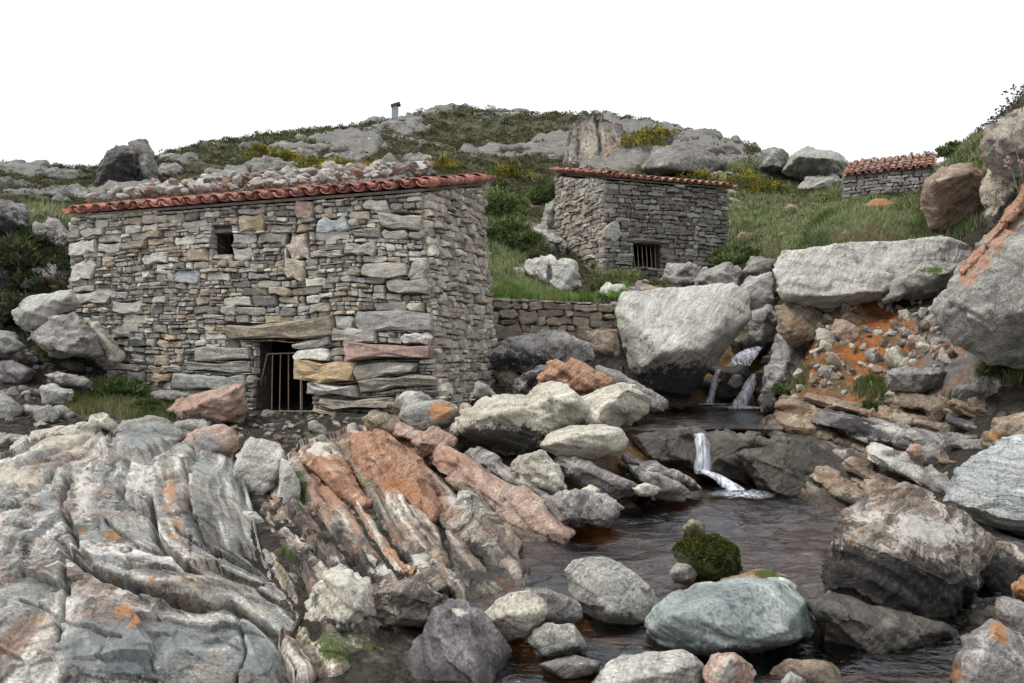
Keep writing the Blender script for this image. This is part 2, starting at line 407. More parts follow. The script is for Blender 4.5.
# ------------------------------------------------------------------ terrain
# control points (column, row, distance) on the ground; rows may also be given as heights: ('z', column, height, distance)
CTRL = [
    # skyline and beyond
    (-60, 182, 30), (0, 176, 30), (60, 167, 30), (95, 178, 29), (165, 160, 34), (200, 147, 46), (250, 140, 55), (320, 131, 60), (395, 124, 66), (460, 113, 70),
    (540, 116, 68), (580, 120, 56), (650, 128, 52), (710, 141, 50), (755, 157, 46), (800, 172, 43), (850, 172, 42), (900, 176, 40), (1000, 170, 40), (1150, 160, 40),
    (-60, 230, 45), (60, 205, 45), (200, 175, 80), (320, 165, 90), (460, 150, 100), (580, 155, 90), (710, 180, 75), (800, 200, 65), (900, 210, 60), (1000, 210, 60),
    (-100, 300, 150), (200, 290, 200), (460, 280, 200), (710, 290, 180), (1000, 300, 150), (0, 340, 420), (500, 340, 420), (1000, 340, 420), (1250, 300, 100),
    # hill behind the near hut
    (-60, 240, 17), (30, 225, 17), (30, 300, 13.5), (100, 200, 22), (130, 180, 26), (200, 190, 26), (200, 165, 36), (300, 190, 24), (300, 165, 34), (300, 150, 46), (400, 175, 34), (400, 150, 48), (460, 135, 58),
    (460, 165, 40), (250, 240, 16.5), (400, 235, 17),
    # between the huts
    (500, 300, 14.3), (500, 288, 16), (540, 262, 19), (535, 232, 23), (520, 195, 32), (505, 172, 42), (500, 150, 52), (560, 150, 50), (590, 285, 18.5), (660, 278, 20), (720, 280, 20), (640, 262, 23), (700, 225, 28),
    (660, 165, 44), (600, 160, 46), (740, 262, 20), (760, 232, 26), (780, 205, 34), (720, 185, 40), (790, 185, 40),
    # right bank
    (800, 248, 15), (850, 243, 14), (900, 238, 14), (880, 222, 17), (850, 205, 24), (890, 198, 29.5), (960, 190, 20), (960, 150, 17.5), (985, 142, 15.5), (1000, 160, 13), (1050, 110, 12.5), (1150, 60, 12), (1250, 40, 12),
    (930, 240, 13.6), (985, 262, 12.2), (1100, 200, 9.5),
    (820, 315, 12.4), (880, 312, 12.2), (920, 305, 11.6), (830, 398, 10.9), (880, 395, 10.6), (940, 385, 9.8), (940, 330, 10.6), (990, 380, 8.9), (1060, 380, 8.2), (790, 404, 11.4), ('z', 772, .35, 12.6), ('z', 766, .5, 14.8), ('z', 792, .9, 13.4), (800, 330, 14.6),
    (880, 440, 9.8), (930, 445, 9.2), (960, 470, 7.6), (1040, 470, 7.0), (900, 500, 8.0), (950, 560, 6.3), (1040, 570, 6.0), (1100, 640, 4.6),
    ('z', 950, -.1, 4.6), ('z', 880, -.02, 5.0), ('z', 850, -.05, 6.3), ('z', 870, .1, 7.2), ('z', 1000, -.1, 3.6), ('z', 1200, .3, 3.2),
    # pools
    ('z', 600, -.3, 3), ('z', 600, -.35, 5), ('z', 600, -.3, 7), ('z', 680, -.35, 5), ('z', 750, -.35, 5), ('z', 750, -.35, 7), ('z', 690, -.3, 9), ('z', 800, -.22, 4.3), ('z', 790, -.2, 8.0), ('z', 812, -.1, 5.6), ('z', 550, -.25, 7.6),
    ('z', 690, -.2, 9.5), ('z', 760, -.2, 9.4), ('z', 690, .3, 10.3), ('z', 700, .32, 12), ('z', 770, .35, 11), ('z', 720, .4, 14.5), ('z', 650, .4, 12.5), ('z', 800, .5, 10.6),
    (700, 350, 16.2), (750, 345, 16.2), (750, 300, 18), (690, 300, 17.5), (640, 320, 15.5),
    # apron below the huts
    ('z', 500, -.25, 3.2), ('z', 400, -.1, 3.2), ('z', 350, .1, 4.2), ('z', 350, .12, 5.2), ('z', 350, .2, 6.6), ('z', 430, .0, 5.2), (350, 450, 8.9), (350, 421, 10.1), (450, 610, 5.3), ('z', 450, .02, 6.4), ('z', 450, .25, 7.8), (450, 447, 9.0), (450, 410, 10.6), (480, 392, 12.2),
    (540, 470, 8.4), (560, 440, 9.4), (580, 410, 11), (550, 378, 12.2), (550, 352, 13.8), (610, 405, 12), (625, 460, 9.2),
    ('z', 270, .05, 4.4), ('z', 270, .1, 5.6), ('z', 270, .2, 7.4), (270, 440, 9.3), (280, 420, 10.6), (150, 440, 9.2), (120, 412, 10.2), (100, 392, 11.2), (60, 360, 12.2), (20, 405, 10.2), (20, 440, 8.8), (-60, 430, 8.8), (-60, 330, 12.5), (-150, 300, 12.5),
    (200, 405, 11), (250, 405, 12), (350, 405, 12), (200, 385, 14), (350, 385, 14),
    ('z', 0, -.2, 3.5), ('z', 150, -.2, 3.6), ('z', -150, .2, 4), ('z', -200, .6, 7), ('z', 0, .2, 5.5), ('z', 130, .2, 6), ('z', 512, -.3, 1.5), ('z', -200, -.2, 1.8), ('z', 1250, 0, 1.8), ('z', 1300, 1.5, 7),
]


def tps_fit(X, y, lam=1e-4):
    d = np.linalg.norm(X[:, None] - X[None], axis=2)
    K = np.where(d > 0, d * d * np.log(d + 1e-12), 0) + lam * np.eye(len(X))
    Pm = np.c_[np.ones(len(X)), X]
    A = np.block([[K, Pm], [Pm.T, np.zeros((3, 3))]])
    s = np.linalg.solve(A, np.r_[y, np.zeros(3)])
    return X, s


def tps_eval(fit, Q):
    X, s = fit
    out = np.empty(len(Q))
    for a in range(0, len(Q), 20000):
        q = Q[a:a + 20000]
        d2 = ((q[:, None] - X[None]) ** 2).sum(2)
        K = .5 * d2 * np.log(d2 + 1e-20)
        out[a:a + 20000] = K @ s[:len(X)] + s[len(X)] + q @ s[len(X) + 1:]
    return out


_c = [(c[1], H0 + (CZ - c[2]) * F / c[3], c[3]) if c[0] == 'z' else c for c in CTRL]
_c = np.array(_c, float)
TFIT = tps_fit(np.c_[(_c[:, 0] - 512) / F * 2, np.log(_c[:, 2])], _c[:, 1], 2e-3)


def ground_z_base(x, y):
    y = np.maximum(np.asarray(y, float), .5)
    u = np.clip(np.asarray(x, float) / y, -1.05, 1.05)
    return CZ + (H0 - tps_eval(TFIT, np.c_[u * 2, np.log(y)])) / F * y


def blob(px, py, Y, lst):
    """soft union of ellipses given on the photo, each limited to a range of distance"""
    w = np.zeros(len(px))
    for (cx, cy, rx, ry, y0, y1, k) in lst:
        d = ((px - cx) / rx) ** 2 + ((py - cy) / ry) ** 2
        w = np.maximum(w, k * smooth(1.25, .55, d) * (Y > y0) * (Y < y1))
    return w


TURF = [(860, 226, 110, 26, 12.5, 26, 1), (800, 212, 90, 24, 18, 36, 1), (775, 245, 60, 22, 15, 27, 1), (555, 294, 75, 12, 13.6, 16.8, 1), (502, 238, 28, 62, 15, 31, 1), (622, 272, 26, 10, 17.5, 22, 1),
        (150, 405, 38, 22, 8.8, 11.6, 1), (95, 402, 40, 14, 8.5, 11.6, .8), (40, 232, 45, 26, 14, 24, .6), (958, 160, 32, 34, 13, 21, 1), (872, 391, 17, 9, 9.5, 11.5, 1), (790, 378, 18, 13, 10, 13, .8), (745, 190, 50, 22, 30, 48, .7),
        (600, 205, 30, 26, 24, 40, .5), (60, 352, 26, 14, 10.5, 14, .8), (800, 262, 20, 12, 13, 17, .7), (1000, 378, 24, 10, 7.5, 10, .8)]
HROCK = [(355, 148, 30, 12, 30, 60, 1), (215, 172, 70, 10, 22, 42, 1), (280, 180, 60, 10, 20, 36, 1), (60, 205, 80, 22, 16, 32, .7), (600, 150, 60, 30, 38, 58, 1), (700, 160, 50, 14, 36, 54, .9), 
         (530, 245, 45, 22, 17, 27, 1), (560, 280, 40, 16, 15.5, 21, 1), (560, 160, 50, 16, 38, 55, .6), (760, 170, 40, 14, 34, 50, .6)]
SOIL = [(860, 350, 64, 54, 9.8, 13.2, 1), (806, 372, 30, 42, 10.8, 13, 1), (930, 365, 60, 36, 8.8, 12, .40), (880, 405, 70, 16, 9.5, 11.6, .45)]

NU, NV = 760, 560
uu = np.linspace(-1.02, 1.02, NU)
lv = np.linspace(math.log(1.6), math.log(420), NV)
U, V = np.meshgrid(uu, lv)
Yg = np.exp(V).ravel(); Xg = (U.ravel()) * Yg
Zg = ground_z_base(Xg, Yg)
gp = np.c_[Xg, Yg, Zg]
gpx, gpy = project(gp)
wx = fbm(np.c_[Xg, Yg, Zg] / 3.0, 3, 5) * .9
turf = blob(gpx, gpy, Yg, TURF)
turf = turf * np.where(Yg > 15, .15 + .85 * smooth(-.28, .05, fbm(np.c_[Xg, Yg, Zg] / 2.4, 4, 97)), 1.0)
hro = blob(gpx, gpy, Yg, HROCK)
outc = fbm(np.c_[Xg * 1.0, Yg * .8, Zg * 1.6] / np.where(Yg > 25, 7.0, 3.0)[:, None] + 3, 5, 21, .6)
far = smooth(11.2, 14.5, Yg) * smooth(2.0, 2.6, Zg + .3 * wx + (Xg < -1.5) * .9)
thr = np.where(Yg > 30, .27, .17)
rockw = np.clip(smooth(0, .12, outc - thr) * .95 * (1 - turf) + hro * smooth(.03, .17, outc), 0, 1)
heath = far * (1 - rockw)
soil = blob(gpx, gpy, Yg, SOIL)
bed = np.maximum(np.where(gpx > 800, smooth(.05, -.12, Zg), smooth(.6, .3, Zg) * (gpx > 455)) * (Yg < 16) * 1.0, blob(gpx, gpy, Yg, [(735, 372, 60, 56, 11.5, 17.5, 1), (690, 350, 60, 50, 13, 17, .8)]))
gravel = smooth(15.5, 13, Yg) * (1 - turf) * (1 - (soil > .3)) * (1 - bed)
heath = np.where(soil > .3, 0, heath)
# relief: knobbly outcrops on the hill, ledges near by
rel = ridged(np.c_[Xg, Yg, Zg * 2.2] / 2.6, 5, 31)
rel2 = fbm(np.c_[Xg, Yg, Zg] / .9, 5, 41, .6)
amp = np.clip(Yg * .012, .02, .62)
dz = amp * (rockw * (1.1 * rel + .5) + .55 * rel2 * (1 - .6 * turf)) * smooth(8, 16, Yg) + heath * .25 * amp * np.abs(fbm(np.c_[Xg, Yg, Zg] / 1.2, 3, 51))
dz += (1 - smooth(8, 16, Yg)) * .07 * rel2 * np.clip(Yg / 5, .3, 1) + soil * .10 * fbm(np.c_[Xg, Yg, Zg] / .35, 4, 61)
Zg2 = Zg + dz
ii = np.arange(NU * NV).reshape(NV, NU)
gf = np.stack([ii[:-1, :-1], ii[:-1, 1:], ii[1:, 1:], ii[1:, :-1]], -1).reshape(-1, 4)
ground = mk('ground', np.c_[Xg, Yg, Zg2], gf, M['ground'], origin=(0, 0, 0), smooth_shade=True, attrs={'turf': turf, 'heath': heath, 'soil': soil, 'bed': bed, 'gravel': gravel})
setp(ground, kind='structure', label='rocky hillside and stream bed of the little valley')
ZGRID = Zg2.reshape(NV, NU)


def gz(x, y):
    """height of the finished ground"""
    x = np.atleast_1d(np.asarray(x, float)); y = np.atleast_1d(np.asarray(y, float))
    a = np.clip((x / y - uu[0]) / (uu[1] - uu[0]), 0, NU - 1.001); b = np.clip((np.log(y) - lv[0]) / (lv[1] - lv[0]), 0, NV - 1.001)
    i = a.astype(int); j = b.astype(int); fa = a - i; fb = b - j
    return (ZGRID[j, i] * (1 - fa) + ZGRID[j, i + 1] * fa) * (1 - fb) + (ZGRID[j + 1, i] * (1 - fa) + ZGRID[j + 1, i + 1] * fa) * fb


# ------------------------------------------------------------------ rocks
ROCKS = []


def hull_pts(poly, Y, thick, front=None, seed=0, back=1.0):
    r = random.Random(seed)
    poly = np.array(poly, float)
    c = poly.mean(0)
    poly = c + (poly - c) * 1.05
    pts = [P(x, y, Y + r.uniform(-.06, .06) * thick) for x, y in poly]
    if front is None:
        n = r.choice([3, 3, 4])
        a0 = r.random() * 6.28
        ext = poly.max(0) - poly.min(0)
        cc = c + np.array([r.uniform(-.08, .08), .06 + r.uniform(-.05, .08)]) * ext
        for k in range(n):   # a ring of corners towards the viewer: big flat facets between them
            i = int(k * len(poly) / n + a0) % len(poly)
            q = cc + (poly[i] - cc) * r.uniform(.5, .86)
            pts.append(P(q[0], q[1], Y - thick * r.uniform(.22, .55)))
    else:
        for x, y, d in front: pts.append(P(x, y, Y + d))
    for x, y in poly:        # the far side
        q = c + (np.array([x, y]) - c) * r.uniform(.7, .92)
        pts.append(P(q[0], q[1], Y + thick * back * r.uniform(.45, .65)))
    base = c + np.array([0, .35 * (poly[:, 1].max() - poly[:, 1].min())])
    pts.append(P(base[0], base[1], Y + thick * back * .7))
    return np.array(pts)


def rock(name, label, cat, mat, parts, Y=None, thick=None, front=None, rnd=2, rough=1.0, paint=(), group=None, px_res=2.0, dip=None, seed=None, raw=None):
    """parts: one outline on the photo, or several outlines each hulled on its own and fused: [(poly, Y, thick, front), ...]"""
    if seed is None: seed = len(ROCKS) * 13 + 5
    if Y is not None: parts = [(parts, Y, thick, front)]
    hulls = [] if raw is None else raw
    for k, (poly, y, th, fr) in enumerate(parts if raw is None else ()):
        w = (max(p[0] for p in poly) - min(p[0] for p in poly)) / F * y
        h = (max(p[1] for p in poly) - min(p[1] for p in poly)) / F * y
        hulls.append(hull_pts(poly, y, th or .75 * min(max(w, h), 1.6 * min(w, h)), fr, seed + k))
    y = parts[0][1] if raw is None else float(np.min(raw[0][:, 1]))
    bm = bmesh.new()
    for hp in hulls:
        vs = [bm.verts.new(tuple(p)) for p in hp]
        res = bmesh.ops.convex_hull(bm, input=vs, use_existing_faces=False)
        dead = list({e for e in res['geom_interior'] + res['geom_unused'] if isinstance(e, bmesh.types.BMVert) and e.is_valid and not e.link_faces})
        bmesh.ops.delete(bm, geom=dead, context='VERTS')
    allp = np.concatenate(hulls)
    size = float(np.median(np.sort(allp.max(0) - allp.min(0))[1:]))
    vox = max(y / F * px_res, (allp.max(0) - allp.min(0)).max() / 120)
    vox = min(vox, size / 9)
    me = bpy.data.meshes.new('tmp'); bm.to_mesh(me); bm.free()
    o = bpy.data.objects.new('tmp', me); col.objects.link(o)
    md = o.modifiers.new('r', 'REMESH'); md.mode = 'VOXEL'; md.voxel_size = vox
    ROCKS.append(dict(o=o, name=name, label=label, cat=cat, mat=mat, size=size, y=y, rnd=rnd, rough=rough, paint=paint, group=group, seed=seed, vox=vox, dip=dip))


def rib(pts, w, Y0, Y1):
    """a long slab along a line on the photo, as fused outlines"""
    out = []
    n = len(pts) - 1
    for i in range(n):
        a, b = np.array(pts[i], float), np.array(pts[i + 1], float)
        d = (b - a) / np.linalg.norm(b - a); q = np.array([d[1], -d[0]])
        ww = w if not isinstance(w, (list, tuple)) else w[i]
        a = a - d * ww * .15; b = b + d * ww * .15
        y = Y0 + (Y1 - Y0) * (i + .5) / n
        out.append(([tuple(a + q * ww * .4), tuple(a + d * 2 + q * ww * .55), tuple(b + q * ww * .5), tuple(b + d * ww * .15), tuple(b - q * ww * .5), tuple(a - q * ww * .5), tuple(a - d * ww * .2)], y, ww / F * y * 1.3, None))
    return out


def slab(label, mat, p0, p1, th, Y0, Y1, paint=(), group=None, rough=.8, name='flat_rock', wide=1.5, px_res=2.0):
    """a tilted plank of rock from p0 to p1 on the photo, th thick: a top face, a front face, broken ends"""
    r = random.Random(len(ROCKS) * 7 + 3)
    a, b = np.array(p0, float), np.array(p1, float); d = b - a; ln = np.linalg.norm(d); d /= ln; q = np.array([d[1], -d[0]])
    if q[1] > 0: q = -q                       # q points up on the photo
    pts = []
    W = th / F * (Y0 + Y1) / 2 * wide
    for t in (0, 1, r.uniform(.35, .65)):
        Y = Y0 + (Y1 - Y0) * t; k = r.uniform(.85, 1.1) * (.9 if t in (0, 1) else 1.08)
        for off, dy in ((.48, .40), (.30, -.05), (.02 + r.uniform(-.1, .15), -.42), (-.45, -.30), (-.40, .5), (.2, .65)):
            e = r.uniform(-.35, .35) * th * (1 if t in (0, 1) else 0)
            p = a + d * (ln * t + e) + q * off * th * k
            pts.append(P(p[0], p[1], Y + dy * W))
    rock(name, label, S_ if name == 'flat_rock' else O_, mat, None, rnd=1, rough=rough, paint=paint, group=group, dip=math.atan2(d[1], abs(d[0])) * .9, raw=[np.array(pts)], px_res=px_res)


def finish_rocks():
    dg = bpy.context.evaluated_depsgraph_get()
    for R in ROCKS:
        o = R['o']
        ev = o.evaluated_get(dg); em = ev.data
        n = len(em.vertices); v = np.empty(n * 3, dtype=np.float32); em.vertices.foreach_get('co', v); v = v.reshape(-1, 3).astype(float)
        nl = len(em.loops); li = np.empty(nl, dtype=np.int32); em.loops.foreach_get('vertex_index', li)
        tot = np.empty(len(em.polygons), dtype=np.int32); em.polygons.foreach_get('loop_total', tot)
        R['data'] = (v, li, tot)
    for R in ROCKS:
        v, li, tot = R['data']
        if len(v) < 8: print('EMPTY ROCK', R['label']); continue
        if not (tot == 4).all(): print('non quad', R['label'])
        f = li.reshape(-1, 4)
        e = np.concatenate([f[:, [0, 1]], f[:, [1, 2]], f[:, [2, 3]], f[:, [3, 0]]])
        def lap(v, k=.5):
            s = np.zeros_like(v); c = np.zeros(len(v))
            for ax in range(3):
                s[:, ax] = np.bincount(e[:, 0], v[e[:, 1], ax], len(v))
            c = np.bincount(e[:, 0], minlength=len(v))
            return v + k * (s / np.maximum(c, 1)[:, None] - v)
        for _ in range(max(1, int(R['rnd'] * .6))): v = lap(v)
        def normals(v):
            d1 = v[f[:, 2]] - v[f[:, 0]]; d2 = v[f[:, 3]] - v[f[:, 1]]; fn = np.cross(d1, d2)
            nn = np.zeros_like(v)
            for k in range(4):
                for ax in range(3): nn[:, ax] += np.bincount(f[:, k], fn[:, ax], len(v))
            return nn / (np.linalg.norm(nn, axis=1)[:, None] + 1e-9)
        nn = normals(v)
        s = R['size']; sd = R['seed']; rg = R['rough']
        rr = random.Random(sd)
        d = R['dip'] if R['dip'] is not None else rr.uniform(.3, .9)
        ax3 = np.array([math.sin(d), rr.uniform(-.25, .25), math.cos(d)]); ax3 /= np.linalg.norm(ax3)
        t1 = np.cross(ax3, (0, 1, 0)); t1 /= np.linalg.norm(t1); t2 = np.cross(ax3, t1)
        q = np.c_[v @ t1, v @ t2, v @ ax3]
        q += .12 * s * np.c_[fbm(v / s * 1.5, 2, sd), fbm(v / s * 1.5 + 7, 2, sd), fbm(v / s * 1.5 + 13, 2, sd)]
        L = min(s, 1.2)
        dsp = .022 * s * fbm(v / s * 2.1, 3, sd + 1) * rg
        wv = np.c_[v @ t1, v @ t2, (v @ ax3) * 1.9] + .05 * L * np.c_[fbm(v / L * 4, 2, sd + 7), fbm(v / L * 4 + 3, 2, sd + 8), fbm(v / L * 4 + 6, 2, sd + 9)]
        dsp += .11 * chips(wv, .40 * L, sd + 11) * rg                                     # broken faces
        dsp += .085 * chips(wv + 3, .16 * L, sd + 12) * rg
        lay = vnoise(q * np.array([1.3, 1.3, 13.]) / L, sd + 2)
        dsp += .026 * L * (smooth(-.2, .2, lay) - .5) * rg                                # stepped foliation
        dsp += .012 * L * vnoise(q * np.array([3., 3., 34.]) / L, sd + 3) * rg
        dsp += .007 * L * ridged(v / L * 6, 3, sd + 5) * rg
        v = v + nn * dsp[:, None]
        attrs = {}
        if R['paint']:
            px, py = project(v)
            for (a, cx, cy, rx, ry, k) in R['paint']:
                dd = ((px - cx) / rx) ** 2 + ((py - cy) / ry) ** 2
                attrs[a] = np.maximum(attrs.get(a, np.zeros(len(v))), k * 1.15 * np.exp(-dd * .8))
        bpy.data.objects.remove(R['o'])
        ob = mk(R['name'], v, f, M[R['mat']], smooth_shade=True, attrs=attrs)
        setp(ob, R['label'], R['cat'], R['group'])
        R['ob'] = ob


def fold_patch(name, label, mat, box, n, yc, lines, grooves, poly, paint, amp=1.0, calm=None, bumps=(), seed=70, edge_w=14, step=.03, frac=1.0, sf=.95, sink=0.0, fall=1.0):
    """a body of bedrock whose strata run along drawn fold lines and stand out as ribs"""
    yc = np.array(yc, float); fy = tps_fit(yc[:, :2] / 200, np.log(yc[:, 2]), 1e-3)
    X, val = [], []
    for lev, pl in lines:
        pl = np.array(pl, float)
        for i in range(len(pl) - 1):
            for t in np.linspace(0, 1, 3, endpoint=False): X.append(pl[i] * (1 - t) + pl[i + 1] * t); val.append(lev)
    ff = tps_fit(np.array(X) / 200, np.array(val), 3e-3)
    nx, ny = n; x0, x1, y0, y1 = box
    gx, gy = np.meshgrid(np.linspace(x0, x1, nx), np.linspace(y1, y0, ny))
    q = np.c_[gx.ravel(), gy.ravel()]; z0 = q[:, :1] * 0
    w = q + 6 * np.c_[fbm(np.c_[q / 40, z0], 4, seed), fbm(np.c_[q / 40, z0 + 5], 4, seed + 1)]
    Y = np.exp(tps_eval(fy, q / 200)); phi = tps_eval(ff, w / 200)
    v = np.c_[(q[:, 0] - 512) / F * Y, Y, CZ + (H0 - q[:, 1]) / F * Y]
    def seg(pl):
        best = np.full(len(q), 1e9)
        for a, b in zip(pl[:-1], pl[1:]):
            a, b = np.array(a, float), np.array(b, float); ab = b - a
            t = np.clip(((w - a) @ ab) / (ab @ ab), 0, 1)
            best = np.minimum(best, np.linalg.norm(w - a - t[:, None] * ab, axis=1))
        return best
    def line(x): return vnoise(np.c_[x, x * 0 + .3, x * 0 + .7], seed + 11)
    pn = phi + .22 * fbm(v * 2.4, 4, seed + 3)
    c_ = 1 - .75 * calm(phi) if calm else 1.0
    var = .45 + .55 * smooth(-.35, .35, fbm(v * 1.3 + 4, 3, seed + 14))      # ribs fade and return along the strike
    fr = (pn * sf) % 1.0
    rel = amp * c_ * var * (.07 * line(pn * .9) + step * (smooth(.0, .7, fr) * smooth(1.0, .8, fr) - .5) + .008 * line(pn * 5.5 + 3))
    rel += .055 * fbm(v * 1.6, 4, seed + 4) + .008 * ridged(v * 6, 3, seed + 5) + .007 * fbm(v * 14, 3, seed + 6)
    sv = v + .06 * np.c_[fbm(v * 3, 2, seed + 21), fbm(v * 3 + 5, 2, seed + 22), fbm(v * 3 + 9, 2, seed + 23)]
    rel += frac * (.17 * chips(sv, .38, seed + 7) + .12 * chips(sv + 2, .15, seed + 8) + .09 * chips(sv + 5, .07, seed + 15))
    for pl, dep, wd in grooves: rel -= 1.9 * dep * np.exp(-(seg(pl) / (wd * .8)) ** 2) * (.55 + .45 * smooth(-.3, .3, fbm(v * 2.2 + 8, 2, seed + 9)))
    for (cx, cy, rx, ry, hh) in bumps: rel += hh * np.exp(-((w[:, 0] - cx) / rx) ** 2 - ((w[:, 1] - cy) / ry) ** 2)
    rel = rel * np.clip(5.2 / Y, .55, 1.1) ** 1.2 - sink
    v[:, 2] += rel * .75; v[:, 1] -= rel * .6
    poly = np.array(poly, float)
    inside = np.zeros(len(q), bool); dist = np.full(len(q), 1e9)
    qq = q + 2.5 * np.c_[fbm(np.c_[q / 22, z0 + 9], 3, seed + 12), fbm(np.c_[q / 22, z0 + 12], 3, seed + 13)]
    for a, b in zip(poly, np.roll(poly, -1, 0)):
        cnd = ((a[1] > qq[:, 1]) != (b[1] > qq[:, 1])) & (qq[:, 0] < (b[0] - a[0]) * (qq[:, 1] - a[1]) / (b[1] - a[1] + 1e-9) + a[0])
        inside ^= cnd
        ab = b - a; t = np.clip(((qq - a) @ ab) / (ab @ ab), 0, 1); dist = np.minimum(dist, np.linalg.norm(qq - a - t[:, None] * ab, axis=1))
    out = np.where(inside, 0, dist)          # outside its outline the rock falls away
    v[:, 2] -= fall * (smooth(0, 34, out) * 1.0 + .012 * np.minimum(out, 30))
    edge = np.where(inside, np.minimum(dist, edge_w), 0)
    v[:, 2] -= .10 * max(1.0, fall * .5) * (1 - np.sqrt(np.clip(edge / edge_w, 0, 1))) * inside
    idx = np.arange(nx * ny).reshape(ny, nx)  # close the body below
    f = np.stack([idx[:-1, :-1], idx[:-1, 1:], idx[1:, 1:], idx[1:, :-1]], -1).reshape(-1, 4)
    rim = np.r_[idx[0, :], idx[1:, -1], idx[-1, -2::-1], idx[-2:0:-1, 0]]
    lowv = v[rim].copy(); lowv[:, 2] = np.minimum(lowv[:, 2], -.6)
    b = len(v); k = np.arange(len(rim)); k2 = (k + 1) % len(rim)
    f = np.concatenate([f, np.c_[rim[k2], rim[k], b + k, b + k2]])
    v = np.r_[v, lowv]; pn = np.r_[pn, pn[rim]]
    px, py = project(v)
    at = {'strata': pn}
    for nm, l in paint.items():
        o = np.zeros(len(v))
        for (cx, cy, rx, ry, kk) in l: o = np.maximum(o, kk * np.exp(-.8 * (((px - cx) / rx) ** 2 + ((py - cy) / ry) ** 2)))
        at[nm] = o
    setp(mk(name, v, f, M[mat], smooth_shade=True, attrs=at), label, 'rock outcrop')


